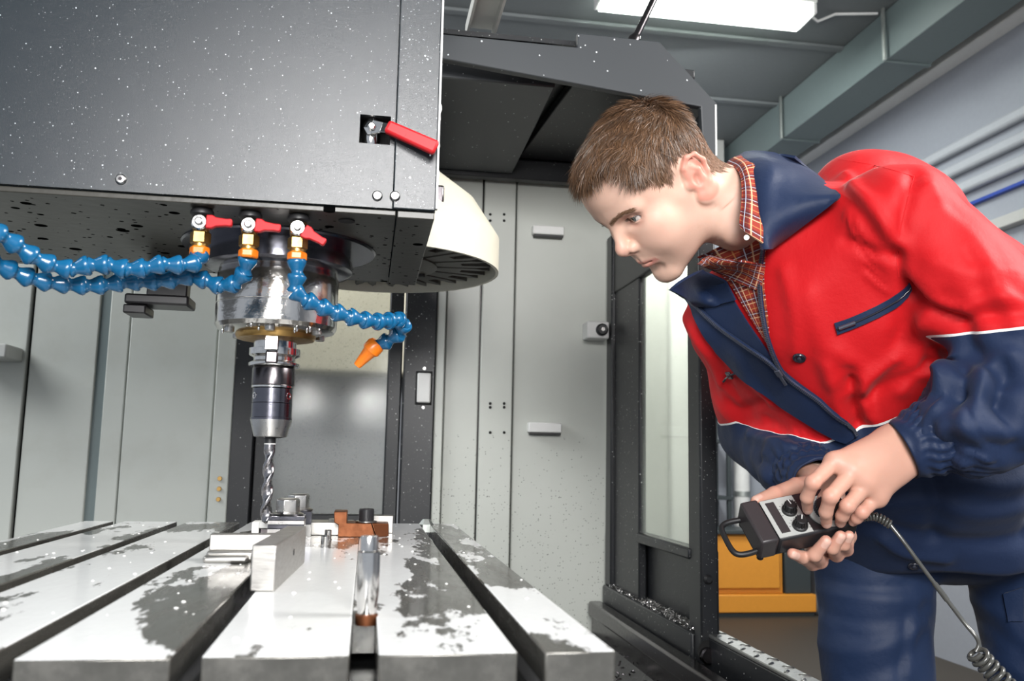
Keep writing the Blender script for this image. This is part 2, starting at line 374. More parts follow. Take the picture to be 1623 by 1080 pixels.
def bracket(px0, px1, py0, py1, lbl):
    a, b = at(px0, py0, y=YB), at(px1, py1, y=YB)
    o = part('bracket', 'white_paint', enc, 'box', (a[0], YB - .02, b[2]), (b[0], YB + .006, a[2]), bevel=.003); o['label'] = lbl
    part('bracket_lip', 'black_rubber', enc, 'box', (a[0] + .004, YB - .016, b[2] - .006), (b[0] - .002, YB + .004, b[2]), bevel=.001)
bracket(843, 892, 359, 376, 'pale bracket block high on the grey sheet'); bracket(836, 888, 670, 687, 'pale bracket block low on the grey sheet')
# the rear access door seen behind the drill
rd = empty('rear_door', (bx_(520), YB, ZB)); tag(rd, 'black framed rear door with a frosted window behind the drill', 'door')
a0, a1, b0, b1 = bx_(368), bx_(436), bx_(612), bx_(688)
zw0, zw1 = at(500, 815, y=YB)[2], 1.95
part('stile', 'black_paint', rd, 'box', (a0, YB - .01, ZB), (a0 + (a1 - a0) * .55, YB + .03, 2.05), bevel=.004)
part('inner_stile', 'black_paint', rd, 'box', (a0 + (a1 - a0) * .55, YB + .004, ZB), (a1, YB + .03, 2.05), bevel=.004)
part('inner_stile', 'black_paint', rd, 'box', (b0, YB + .004, ZB), (b0 + (b1 - b0) * .3, YB + .03, 2.05), bevel=.004)
part('stile', 'black_paint', rd, 'box', (b0 + (b1 - b0) * .33, YB - .012, ZB), (b1, YB + .03, 2.05), bevel=.004)
part('bottom_rail', 'black_paint', rd, 'box', (a1 - .01, YB + .002, ZB), (b0 + .01, YB + .03, zw0), bevel=.004)
part('top_rail', 'black_paint', rd, 'box', (a1 - .01, YB + .002, zw1), (b0 + .01, YB + .03, 2.05), bevel=.004)
part('pane', 'back_glass', rd, 'box', (a1 - .01, YB + .014, zw0 - .01), (b0 + .01, YB + .02, zw1 + .01))
p0, p1 = at(662, 591, y=YB - .02), at(682, 639, y=YB - .02)
h = part('handle_plate', 'hole_black', rd, 'box', (p0[0] - .004, YB - .015, p1[2] - .005), (p1[0] + .004, YB - .011, p0[2] + .005), bevel=.002)
part('handle_inset', 'white_paint', h, 'box', (p0[0], YB - .021, p1[2]), (p1[0], YB - .014, p0[2]), bevel=.004)
for z in (p1[2] - .012, p0[2] + .012): part('screw', 'steel', rd, 'lathe', [(.005, 0), (.004, .003)], 12, frame((0, -1, 0), ((p0[0] + p1[0]) / 2, YB - .012, z)), smooth=40)
# cases added behind the frosted pane in place of bright wall and reflection
bk = empty('pane_backdrop', (0, 3.1, 0)); tag(bk, 'added cream cupboard above a grey base, in place of bright wall and reflection', 'cupboard')
part('upper_case', 'cream_paint', bk, 'box', (-.75, 3.0, 1.33), (.35, 3.4, 2.1), bevel=.01)
part('lower_case', 'room_wall_paint', bk, 'box', (-.75, 3.1, 0), (.35, 3.4, 1.33), bevel=.01)
# limit switch by the door
ls = empty('limit_switch', (0.58, YB, 1.33)); tag(ls, 'small grey switch box with a dark round button by the sliding door', 'switch')
q0, q1 = at(924, 513, y=YB), at(957, 541, y=YB)
part('case', 'white_paint', ls, 'box', (q0[0], YB - .05, q1[2]), (.617, YB + .006, q0[2]), bevel=.004)
part('button', 'black_rubber', ls, 'lathe', [(.016, 0), (.016, .008), (.012, .012)], 20, frame((0, -1, 0), (.596, YB - .05, (q0[2] + q1[2]) / 2)), smooth=40)
part('button_core', 'steel', ls, 'lathe', [(.006, 0), (.005, .004)], 14, frame((0, -1, 0), (.596, YB - .062, (q0[2] + q1[2]) / 2)), smooth=40)
q0, q1 = at(0, 533, y=1.95), at(38, 560, y=1.95)
gb = part('hinge_block', 'pale_grey_plastic', enc, 'box', (q0[0] - .2, YB - .10, q1[2] + .01), (bx_(28), YB + .002, q0[2] + .01), bevel=.004)

# ================================================================== sliding door, sill, hood
XD = .62
def dy_(px, py=700): return at(px, py, x=XD)[1]
def dz_(px, py): return at(px, py, x=XD)[2]
dr = empty('sliding_door', (XD, 1.95, .64)); tag(dr, 'black sliding machine door with a tall glass pane beside the worker', 'door')
DT = 1.655
yA, yB_, yC, yD = 1.60, dy_(1084), dy_(1006), 2.27
zs0 = dz_(1084, 868)
part('near_post', 'black_paint', dr, 'box', (XD, yA, .690), (XD + .035, dy_(1098), DT), bevel=.004)
part('near_stile', 'black_paint', dr, 'box', (XD + .008, dy_(1098) - .002, .74), (XD + .03, yB_, DT), bevel=.003)
part('far_stile', 'black_paint', dr, 'box', (XD, dy_(968), .74), (XD + .03, yD, DT), bevel=.004)
part('far_inner_stile', 'black_paint', dr, 'box', (XD + .010, yC, .74), (XD + .03, dy_(968), DT), bevel=.004)
part('top_rail', 'black_paint', dr, 'box', (XD + .006, yA + .03, DT - .16), (XD + .03, yD, DT), bevel=.004)
part('lower_panel', 'black_paint', dr, 'box', (XD + .034, yA + .02, .70), (XD + .044, yD, zs0), bevel=.003)
part('pane_sill', 'black_paint', dr, 'box', (XD + .004, yB_ - .01, zs0 - .022), (XD + .03, yC + .01, zs0), bevel=.004)
kz = dz_(1090, 998)
part('kick_plate', 'black_paint', dr, 'box', (XD - .006, dy_(1098), .664), (XD + .034, yD, kz), bevel=.004)
part('pane', 'door_glass', dr, 'box', (XD + .017, yB_ - .008, zs0 - .01), (XD + .022, yC + .008, DT - .15))
for px, py in ((1122, 919), (1122, 560)):
    p = at(px, py, y=yA); part('screw', 'black_rubber', dr, 'lathe', [(.009, 0), (.009, .003), (.005, .007)], 14, frame((0, -1, 0), (p[0], yA, p[2])), smooth=40)
part('roller_notch', 'hole_black', dr, 'lathe', [(.02, 0), (.02, .003)], 20, frame((0, -1, 0), (XD + .012, yA + .001, .715)), smooth=30)
part('roller', 'dark_steel', dr, 'lathe', [(.012, 0), (.015, .002), (.015, .012), (.012, .014)], 20, frame((0, -1, 0), (XD + .01, yA + .002, .708)), smooth=30)
# turnings lying on the ledge of the door
def scatter_chips(name, n_, fn, size, mat, label, cat, lift=0., parent=None):
    m = MB()
    for i in range(n_):
        c = Vector(fn()); s = size * random.uniform(.4, 1.3); r = Matrix.Rotation(random.uniform(0, 6.3), 3, Vector((random.random() - .5, random.random() - .5, random.random() - .5)).normalized())
        pts = [r @ Vector(p) * s + c for p in ((-1, -.3, 0), (1, -.35, .15), (.8, .4, .35), (-.7, .4, .1), (0, 0, .5))]
        m.add(pts, [(0, 1, 4), (1, 2, 4), (2, 3, 4), (3, 0, 4), (3, 2, 1, 0)])
    o = m.build(name, mat, parent); o['kind'] = 'stuff'; o['label'] = label
    if parent is None: o['category'] = cat
    return o
yk0, yk1 = dy_(1094), yD
scatter_chips('metal_chips', 1700, lambda: (XD - .004 + random.random() ** .8 * .036, random.uniform(yk0 + .005, yk1 - .05), kz + .001 + random.random() * .005), .0025, 'steel', 'loose bright metal chips on the ledge of the black sliding door', 'chips')
rail = empty('door_rail', (.60, 1.6, .63)); tag(rail, 'dark guide rail under the black sliding door', 'rail')
part('rail_bar', 'dark_steel', rail, 'box', (.576, 1.0, .663), (.611, YB - .01, .700), bevel=.006)
part('rail_web', 'dark_steel', rail, 'box', (.585, 1.0, .60), (.655, YB - .01, .663), bevel=.003)
sill = empty('sill_plate', (.69, 1.1, .70)); tag(sill, 'ribbed tread plate on the machine sill in front of the worker', 'sill')
s_o, s_i = at(1200, 1029, z=.745), at(1200, 1046, z=.745)
part('plate', 'tread_metal', sill, 'box', (s_i[0], .55, .738), (s_o[0], 1.75, .745), bevel=.002)
part('face', 'black_paint', sill, 'box', (s_i[0], .55, .60), (s_i[0] + .012, 1.75, .738), bevel=.002)
lug = MB(); lug.lathe([(.011, 0), (.008, .002), (.002, .003)], 10); lug.v = [(x * .30, y, z) for x, y, z in lug.v]; lme = lug.mesh('lug'); lme.materials.append(MAT['tread_metal']); smooth_by_angle(lme, 60)
k = 0; xm = (s_i[0] + s_o[0]) / 2; hw = (s_o[0] - s_i[0]) / 2
for j in range(44):
    y = .57 + j * .0265
    o = bpy.data.objects.new('lug', lme); COL.objects.link(o); o.location = (xm + (hw * .45 if j % 2 else -hw * .45), y, .745); o.rotation_euler.z = .8 if j % 2 else -.8; adopt(o, sill)
# chip tray under the table
tray = empty('chip_tray', (.35, 1.3, .5)); tag(tray, 'dark chip-covered tray of the machine beside the table', 'tray')
m = MB(); m.prism([(.14, .3, .52), (.66, .3, .64), (.66, .3, .60), (.14, .3, .48)], (0, 1.97, 0)).build('tray_floor', 'chip_heap', tray)
part('tray_bed', 'chip_heap', tray, 'box', (-1.4, .3, .46), (.14, 2.27, .52))
scatter_chips('metal_chips', 900, lambda: (lambda x, y: (x, y, .522 + (x - .14) * .2308 + random.random() * .006))(random.uniform(.2, .61), random.uniform(.5, 2.2)), .006, 'dark_steel', 'dark heap of turnings in the tray between table and door', 'chips', parent=tray)

hood = empty('machine_hood', (.4, 1.9, 1.76)); tag(hood, 'black angular hood over the machine opening above the worker', 'hood')
HY = 1.60
def hp(px, py): p = at(px, py, y=HY); return (p[0], HY, p[2])
tl = at(640, 48, y=HY); bl = at(640, 82, y=HY)
poly = [(tl[0], HY, tl[2]), hp(915, 75), hp(915, 52), hp(1045, 66), hp(1137, 165), (.657, HY, 1.66), (.632, HY, 1.66), hp(1111, 169), hp(711, 95), (bl[0], HY, bl[2])]
def plate_concave(poly, lift, name, mat, parent, bevel=0.):
    bmm = bmesh.new(); vs = [bmm.verts.new(p) for p in poly]; f = bmm.faces.new(vs)
    r = bmesh.ops.extrude_face_region(bmm, geom=[f]); bmesh.ops.translate(bmm, vec=lift, verts=[v for v in r['geom'] if isinstance(v, bmesh.types.BMVert)])
    bmesh.ops.recalc_face_normals(bmm, faces=bmm.faces); bmesh.ops.triangulate(bmm, faces=[q for q in bmm.faces if len(q.verts) > 4])
    m = MB(); m.add([v.co for v in bmm.verts], [[v.index for v in q.verts] for q in (bmm.verts.index_update(), bmm.faces)[1]]); bmm.free()
    return m.build(name, mat, parent, bevel)
plate_concave(poly, (0, .018, 0), 'front_plate', 'hood_paint', hood, .002)
part('edge_trim', 'white_paint', hood, 'box', (.657, HY - .001, 1.66), (.661, HY + .02, at(1137, 166, y=HY)[2]), bevel=.001)
part('roof', 'black_paint', hood, 'box', (-.1, HY + .02, 1.872), (.54, YB, 1.882))
MB().prism([(.54, HY + .02, 1.882), (.657, HY + .02, 1.766), (.651, HY + .02, 1.762), (.534, HY + .02, 1.876)], (0, YB - HY - .02, 0)).build('slanted_roof', 'hood_paint', hood)
part('side_sheet', 'hood_paint', hood, 'box', (.645, HY + .02, 1.66), (.655, YB, 1.764))
hz0 = at(820, 288, y=YB - .02)[2]; hz1 = at(820, 247, y=YB - .02)[2]
part('rear_header', 'hood_paint', hood, 'box', (.05, YB - .03, hz0), (.62, YB - .012, 1.875), bevel=.003)
part('header_lip', 'black_paint', hood, 'box', (.05, YB - .055, hz0 - .004), (.62, YB - .03, hz0 + .05), bevel=.002)
# hanging light box inside the hood: flat bottom, slanted end
h0, h1 = at(711, 100, y=1.66), at(880, 140, y=1.66); h2, h3 = at(820, 252, y=2.2), at(705, 243, y=2.2)
zc = 1.80
m = MB(); m.prism([(-.05, 1.66, zc), (h1[0], 1.66, zc), (at(825, 250, z=zc)[0], 2.22, zc), (-.05, 2.22, zc)], (0, 0, .06)).build('inner_cover', 'hood_paint', hood, .003)
m = MB(); m.prism([(h1[0] + .06, 1.66, 1.845), (.64, 1.66, 1.845), (.64, 2.22, 1.845), (h1[0] + .02, 2.22, 1.845)], (0, 0, .02)).build('inner_cover', 'black_paint', hood, .003)

# ================================================================== machine table
tb = empty('machine_table', (-.14, 1.0, .80)); tag(tb, 'long steel machine table with T-slots and white reflections painted on wet coolant', 'table')
TY0, TY1 = .515, 1.475
slots = [-.375, -.2805, -.186, -.0915, .003, .0975]; ed = [-.425] + slots + [.147]
for i in range(7):
    a = ed[i] + (.008 if i else 0); b = ed[i + 1] - (.008 if i < 6 else 0)
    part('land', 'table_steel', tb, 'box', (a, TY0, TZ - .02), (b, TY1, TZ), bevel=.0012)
    a2 = ed[i] + (.015 if i else 0); b2 = ed[i + 1] - (.015 if i < 6 else 0)
    part('slot_wall', 'table_side', tb, 'box', (a2, TY0, TZ - .042), (b2, TY1, TZ - .0201))
part('table_body', 'table_side', tb, 'box', (-.425, TY0, TZ - .16), (.147, TY1, TZ - .042), bevel=.002)
for s in slots: part('slot_floor', 'slot_dark', tb, 'box', (s - .014, TY0 + .001, TZ - .042), (s + .014, TY1, TZ - .038))
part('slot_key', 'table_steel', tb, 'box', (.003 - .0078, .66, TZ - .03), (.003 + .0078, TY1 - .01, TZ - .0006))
part('slot_end_bolt', 'galvanised', tb, 'lathe', [(.012, 0), (.012, .012), (.006, .02)], 6, frame((0, 0, 1), (.100, 1.462, TZ - .012)), smooth=30)
bed = empty('machine_bed', (-.14, 1.0, .5)); tag(bed, 'grey cast saddle carrying the machine table', 'machine base')
part('saddle', 'table_side', bed, 'box', (-.36, .7, .52), (.08, 1.35, TZ - .16), bevel=.006)
part('way_cover', 'black_paint', bed, 'box', (-.40, .75, .52), (-.36, 1.3, .70), bevel=.004)

# drops and chips on the table
def film_pts(n_):
    for _ in range(n_): yield random.uniform(-.42, .145), random.uniform(.56, 1.46)
m = MB()
for x, y in film_pts(150):
    if any(abs(x - s) < .012 for s in slots): continue
    r = random.uniform(.0007, .0020); m.lathe([(r, 0), (r * .9, r * .35), (r * .4, r * .6)], 7, Matrix.Translation((x, y, TZ - .0001)))
o = m.build('coolant_drops', 'white_paint', smooth=60); tag(o, 'scattered milky coolant drops on the machine table', 'drops', kind='stuff')

# ================================================================== spindle head
HYF, HYR, HX, HZ = .943, 1.325, .0635, 1.3245       # front, rear, right edge, underside
hd = empty('spindle_head', (-.12, 1.134, HZ)); tag(hd, 'large dark blue-grey spindle head box with white coolant specks', 'spindle head')
sx_ = at(622, 330, y=HYF)[0]; HT = 1.95; HL = -1.0
def fx(px, py): p = at(px, py, y=HYF); return p[0], p[2]
cx0, cz1 = fx(571, 181); cx1, cz0 = fx(618, 230)
m = MB()                                              # front sheet with the rectangular cut-out by its right edge
gx = [HL, cx0, cx1, sx_ - .0004]; gz = [HZ + .0015, cz0, cz1, HT]
for i in range(3):
    for j in range(3):
        if i == 1 and j == 1: continue
        if i == 2 and gx[3] - gx[2] < .0005: continue
        m.box((gx[i], HYF, gz[j]), (gx[i + 1], HYF + .004, gz[j + 1]))
fc = m.build('front_cover', 'head_paint', hd)
m = MB(); m.box((cx0, HYF + .05, cz0), (cx1, HYF + .052, cz1)); m.box((cx0 - .002, HYF + .004, cz0), (cx0, HYF + .05, cz1)); m.box((cx1, HYF + .004, cz0), (cx1 + .002, HYF + .05, cz1)); m.box((cx0, HYF + .004, cz0 - .002), (cx1, HYF + .05, cz0)); m.box((cx0, HYF + .004, cz1), (cx1, HYF + .05, cz1 + .002))
m.build('cutout_lining', 'hole_black', hd)
part('corner_cover', 'head_paint', hd, 'box', (sx_ + .0004, HYF - .0015, HZ + .0015), (HX, HYF + .004, HT), bevel=.0012)
part('side_cover', 'head_paint', hd, 'box', (HX - .004, HYF + .004, HZ + .0015), (HX, HYR, HT))
part('edge_strip', 'white_paint', hd, 'box', (HX, HYF - .002, HZ + .004), (HX + .0022, HYF + .006, HT))
part('rear_cover', 'head_paint', hd, 'box', (HL, HYR - .004, HZ + .0015), (HX - .004, HYR, HT))
part('underside', 'wet_underside', hd, 'box', (HL, HYF + .002, HZ - .006), (sx_ + .004, HYR - .002, HZ), bevel=.001)
part('underside_strip', 'wet_underside', hd, 'box', (sx_ + .0055, HYF + .001, HZ - .008), (HX - .0008, HYR + .001, HZ), bevel=.001)
for px, py in ((192, 285), (598, 311), (626, 312)):
    x, z = fx(px, py)
    s = part('screw', 'steel', hd, 'lathe', [(.0058, 0), (.0056, .002), (.0040, .0038), (.0022, .0040)], 18, frame((0, -1, 0), (x, HYF - (.0015 if px > 622 else 0), z)), smooth=40)
    part('socket', 'dark_steel', s, 'lathe', [(.0022, .0035), (.0022, .0043)], 6, frame((0, -1, 0), (x, HYF - (.0015 if px > 622 else 0), z)))
for py_, q in ((172, 1.2), (188, .6), (231, .7), (262, .5), (276, 1.0)):
    p = at(703, py_, y=HYF); part('sealant_drip', 'white_paint', hd, 'lathe', [(.0008 * q, -.004 * q), (.0018 * q, -.001), (.0015 * q, .003 * q), (.0004, .006 * q)], 8, Matrix.Translation((HX + .0018, HYF + .002, p[2])), smooth=60)
# holes and drips in the underside
hx, hy = at(550, 341, z=HZ)[:2]; part('drain_hole', 'hole_black', hd, 'lathe', [(.009, 0), (.009, .0015)], 20, Matrix.Translation((hx, hy, HZ - .0075)))
SXC, SYC = -.1185, 1.134
A = Matrix.Translation((SXC, SYC, 0))
part('mounting_ring', 'blued_steel', hd, 'lathe', [(.118, HZ - .010), (.120, HZ - .008), (.120, HZ - .005)], 48, A, smooth=30)
part('spindle_boss', 'blued_steel', hd, 'lathe', [(.084, HZ - .038), (.091, HZ - .034), (.091, HZ - .009)], 48, A, smooth=30)
sp = part('spindle_housing', 'spindle_chrome', hd, 'lathe', [(.044, 1.206), (.060, 1.209), (.0715, 1.2115), (.0745, 1.2165), (.0745, 1.2405), (.0738, 1.2412), (.0738, 1.2420), (.0745, 1.2428), (.0745, 1.280), (.0730, 1.283), (.0730, 1.2865)], 64, A, smooth=30)
part('nose_ring', 'brass', hd, 'lathe', [(.034, 1.1985), (.047, 1.2005), (.049, 1.204), (.049, 1.2085)], 48, A, smooth=30)
for i in range(6):
    a = i * PI / 3 + .5; part('nose_bolt', 'steel', hd, 'lathe', [(.005, 1.2045), (.006, 1.2055), (.006, 1.210)], 12, Matrix.Translation((SXC + .060 * math.cos(a), SYC + .060 * math.sin(a), 0)), smooth=30)
part('drive_key', 'polished_steel', hd, 'box', (SXC - .0085, SYC - .041, 1.1835), (SXC + .0075, SYC - .028, 1.2035), bevel=.0012)
for i in range(34):
    a = random.uniform(-2.9, -.3); r = random.uniform(.05, .072); h = random.uniform(.002, .007)
    part('hanging_drop', 'polished_steel', hd, 'lathe', [(.0004, -h), (.0018, -h * .6), (.0014, 0)], 7, Matrix.Translation((SXC + r * math.cos(a), SYC + r * math.sin(a), 1.2115 - (.0745 - r) * .2)), smooth=60) if i < 14 else None
# hanging black bracket at the rear of the head
def br(px0, px1, py0, py1, y0=1.30, y1=1.324):
    p, q = at(px0, py0, y=1.31), at(px1, py1, y=1.31); return (p[0], y0, q[2]), (q[0], y1, p[2])
bb = part('hanging_bracket', 'black_plastic', hd, 'box', *br(237, 298, 430, 476), bevel=.002)
part('bracket_bar', 'black_plastic', hd, 'box', *br(209, 307, 472, 492, 1.27, 1.324), bevel=.003)
part('bracket_foot', 'black_plastic', hd, 'box', *br(207, 241, 489, 504, 1.27, 1.32), bevel=.002)

# ball valve with long red lever in the cut-out
vx, vz = fx(589, 203)
vb = part('ball_valve', 'polished_steel', hd, 'lathe', [(.0075, -.0185), (.0085, -.014), (.010, -.009), (.010, .009), (.0085, .014), (.0075, .0165)], 20, Matrix.Translation((vx, HYF + .013, vz - .002)), smooth=40)
part('lever_nut', 'polished_steel', vb, 'lathe', [(.0085, 0), (.0085, .004), (.0045, .005), (.0045, .011), (.003, .012)], 6, frame((0, -1, 0), (vx, HYF + .004, vz)))
lx, lz = fx(612, 210); ex, ez = fx(690, 245)
yv = HYF - .004
def lever(p0, p1, w0, w1, y0, y1, th, name, mat, bev):
    u = Vector((p1[0] - p0[0], 0, p1[1] - p0[1])).normalized(); w = Vector((-u.z, 0, u.x))
    a, b = Vector((p0[0], y0, p0[1])), Vector((p1[0], y1, p1[1]))
    return MB().prism([a + w * w0, b + w * w1, b - w * w1, a - w * w0], (0, th, 0)).build(name, mat, vb, bev)
lever((vx, vz), (vx + .012, vz - .001), .0085, .006, yv, yv - .004, .003, 'lever_plate', 'polished_steel', .001)
lever((vx + .010, vz - .001), (lx + .003, lz), .006, .0055, yv - .004, yv - .009, .003, 'lever_plate', 'polished_steel', .0006)
lever((lx, lz + .002), (ex, ez), .0072, .0082, yv - .014, yv - .020, .010, 'lever_grip', 'red_plastic', .003)
mk = Vector((ex - lx, 0, ez - lz)).normalized(); w_ = Vector((-mk.z, 0, mk.x)); c0 = Vector((lx + .02, yv - .0160, lz - .0085)); m = MB()
for s0, s1 in (((0, -.002), (.0015, .002)), ((.0015, .002), (.003, -.002)), ((.0008, 0), (.0023, 0)), ((.005, -.002), (.006, .002)), ((.006, .002), (.0085, .0005)), ((.0085, .0005), (.006, -.0002)), ((.006, -.0002), (.0085, -.002))):
    pa_, pb_ = [c0 + mk * q[0] + w_ * q[1] + Vector((0, -q[0] * .09, 0)) for q in (s0, s1)]; m.tube([pa_, pb_], .00035, 5)
m.build('embossed_mark', 'cap_plastic', vb)

# the three small coolant valves
def seg_mesh():
    m = MB(); m.lathe([(.0076, -.0100), (.0085, -.0082), (.0062, -.0042), (.0068, -.0018), (.0098, .0042), (.0107, .0075), (.0096, .0096)], 20); return m
SEG = seg_mesh().mesh('segment'); SEG.materials.append(MAT['blue_plastic']); smooth_by_angle(SEG, 45)
def coolant_valve(px, tilt, words):
    c = at(px, 346, y=.966); x, y, z = c
    zt = HZ - .006; z0 = at(px, 400, y=.966)[2]; T = Matrix.Translation
    v = part('coolant_valve', 'brass', hd, 'lathe', [(.0082, zt - 0.02460), (.0092, zt - 0.02132), (.0092, zt - 0.00984), (.0078, zt - 0.00820), (.0085, zt)], 24, T((x, y, 0)), smooth=35); v['label'] = words
    part('sealing_ring', 'black_rubber', v, 'lathe', [(.0095, zt - 0.00902), (.0125, zt - 0.00656), (.0125, zt - 0.00328), (.010, zt)], 20, T((x, y, 0)), smooth=40)
    part('pivot', 'polished_steel', v, 'lathe', [(.0088, -.004), (.0088, .006), (.0072, .008)], 24, frame((0, -1, 0), (x, y - .006, zt - 0.01722)), smooth=35)
    part('pivot_screw', 'steel', v, 'lathe', [(.0042, .008), (.0042, .0105), (.003, .0115)], 12, frame((0, -1, 0), (x, y - .006, zt - 0.01722)), smooth=35)
    u = Vector((math.cos(tilt), -.12, math.sin(tilt))); w = Vector((-math.sin(tilt), 0, math.cos(tilt)))
    a = Vector((x, y - .0165, zt - 0.01722)) + u * .0075
    prof = [(0, .0072), (.006, .0072), (.0105, .0048), (.021, .0038), (.0255, .0042), (.027, .0030)]
    m = MB(); m.prism([a + u * s + w * h_ for s, h_ in prof] + [a + u * s - w * h_ for s, h_ in prof[::-1]], (0, .0075, 0))
    hdl = m.build('red_handle', 'red_plastic', v, .0018)
    part('hex_nut', 'brass', v, 'lathe', [(.0090, zt - 0.03936), (.0108, zt - 0.03772), (.0108, zt - 0.02706), (.0090, zt - 0.02542)], 6, T((x, y, 0)))
    part('neck', 'brass', v, 'lathe', [(.0085, zt - 0.04264), (.0085, zt - 0.02378)], 16, T((x, y, 0)), smooth=35)
    part('collar_nut', 'orange_plastic', v, 'lathe', [(.0090, zt - 0.05166), (.0108, zt - 0.05002), (.0108, zt - 0.04305), (.0090, zt - 0.04141)], 6, T((x, y, 0)), bevel=.0008)
    return Vector((x, y, zt - 0.05166))
E1 = coolant_valve(320, -.02, 'brass coolant valve furthest from the corner, red lever level'); E2 = coolant_valve(397, -.10, 'middle brass coolant valve, red lever level'); E3 = coolant_valve(474, -.50, 'brass coolant valve nearest the corner, red lever slanting down')
def hose(name, start, pts, label, nozzle=False):
    r = empty(name, start); tag(r, label, 'hose', 'blue coolant hoses')
    P = [Vector(start)] + [Vector(at(x, y, y=d)) for x, y, d in pts]
    # resample at a fixed pitch
    L = [0.]
    for a, b in zip(P, P[1:]): L.append(L[-1] + (b - a).length)
    step = .0172; n_ = int(L[-1] / step); step = L[-1] / n_; Q = []
    for i in range(n_ + 1):
        s = min(i * step, L[-1] - 1e-6); j = max(k for k in range(len(L)) if L[k] <= s); j = min(j, len(P) - 2)
        Q.append(P[j].lerp(P[j + 1], (s - L[j]) / (L[j + 1] - L[j])))
    for i in range(n_):
        c = (Q[i] + Q[i + 1]) / 2; d = Q[i] - Q[i + 1]
        o = bpy.data.objects.new('segment', SEG); COL.objects.link(o)
        mm = frame(d, c, (.3, .9, .2)); o.rotation_euler = mm.to_euler(); o.location = c; adopt(o, r)
    return r, Q
hose('coolant_hose', E1, [(316, 402, .966), (306, 423, .955), (276, 419, .948), (249, 419, .944), (223, 427, .942), (193, 427, .94), (166, 418, .938), (137, 421, .936), (109, 428, .934), (83, 421, .93), (54, 408, .92), (28, 390, .91), (8, 377, .90), (-30, 352, .88), (-75, 330, .85)], 'upper blue segmented coolant hose leading left from the first red-levered valve')
hose('coolant_hose', E2, [(394, 414, .966), (389, 430, .972), (381, 446, .978), (363, 455, .982), (342, 453, .985), (321, 442, .986), (306, 437, .986), (288, 442, .984), (262, 445, .98), (236, 447, .978), (210, 446, .976), (184, 449, .974), (158, 453, .97), (130, 453, .966), (98, 450, .96), (69, 447, .95), (41, 439, .94), (13, 427, .93), (-20, 412, .915), (-70, 395, .90)], 'lower blue segmented coolant hose sagging left from the middle red-levered valve')
h3, Q3 = hose('coolant_hose', E3, [(472, 414, .966), (472, 430, .966), (470, 446, .968), (466, 461, .97), (478, 472, .972), (496, 482, .976), (521, 491, .984), (547, 501, .992), (573, 507, 1.0), (596, 510, 1.01), (617, 509, 1.022), (634, 506, 1.036), (642, 518, 1.05), (631, 532, 1.06), (614, 541, 1.066), (594, 549, 1.07)], 'short blue coolant hose bending right to an orange nozzle')
na, nb = Q3[-1], Vector(at(566, 580, y=1.078)); dn = nb - na; ln = dn.length
part('nozzle', 'orange_plastic', h3, 'lathe', [(.0085, -.006), (.0112, -.002), (.0112, .007), (.0085, .010), (.0048, ln), (.0034, ln), (.0034, ln - .004)], 20, frame(dn, na), smooth=35)

# ------------------------------------------------------------------ tool holder and drill
th = empty('tool_holder', (SXC, SYC, 1.08)); tag(th, 'steel drill chuck holder clamped under the spindle', 'tool holder')
part('taper_flange', 'polished_steel', th, 'lathe', [(.024, 1.166), (.0305, 1.1665), (.0312, 1.168), (.0312, 1.1705), (.0255, 1.1735), (.0255, 1.1775), (.0312, 1.1805), (.0312, 1.1885), (.026, 1.1895), (.026, 1.1985)], 48, A, smooth=30)
part('key_slot', 'dark_steel', th, 'box', (SXC - .008, SYC - .0325, 1.168), (SXC + .007, SYC - .024, 1.1835), bevel=.002)
part('upper_sleeve', 'dark_steel', th, 'lathe', [(.0255, 1.1425), (.0262, 1.1435), (.0262, 1.163), (.0250, 1.1658), (.024, 1.166)], 48, A, smooth=30)
part('ring', 'polished_steel', th, 'lathe', [(.0245, 1.1395), (.0262, 1.140), (.0262, 1.1422), (.0245, 1.1426)], 48, A, smooth=30)
part('adjusting_collar', 'blued_steel', th, 'lathe', [(.0240, 1.1210), (.0244, 1.1215), (.0244, 1.1388), (.0235, 1.1394)], 48, A, smooth=30)
for a in (-2.55, -.55, .9, 2.2):
    p = Vector((SXC + .0244 * math.cos(a), SYC + .0244 * math.sin(a), 1.1295))
    part('spanner_hole', 'polished_steel', th, 'lathe', [(.0042, -.001), (.0042, .0004), (.0030, .0004), (.0028, -.0005)], 14, frame((math.cos(a), math.sin(a), 0), p), smooth=30)
part('grip_sleeve', 'blued_steel', th, 'lathe', [(.0252, 1.1005), (.0252, 1.1030), (.0246, 1.1035), (.0246, 1.1205), (.0238, 1.121)], 48, A, smooth=30)
part('nose_cone', 'steel', th, 'lathe', [(.018, 1.0793), (.0200, 1.0797), (.0252, 1.0995), (.0252, 1.1004)], 48, A, smooth=30)
part('jaw_ring', 'dark_steel', th, 'lathe', [(.0075, 1.0788), (.013, 1.0780), (.017, 1.0793)], 32, A, smooth=30)
db = empty('drill_bit', (SXC, SYC, .9735)); tag(db, 'long twist drill held in the chuck above the table', 'drill bit')
part('shank', 'black_rubber', db, 'lathe', [(.0069, 1.0715), (.0069, 1.0795)], 24, A, smooth=40)
part('white_ring', 'white_paint', db, 'lathe', [(.0071, 1.0703), (.0071, 1.0714)], 24, A, smooth=40)
part('shank_lower', 'drill_steel', db, 'lathe', [(.0069, 1.064), (.0069, 1.0702)], 24, A, smooth=40)
v = []; f = []; NS, NR = 110, 40; z0, z1 = .9735, 1.066
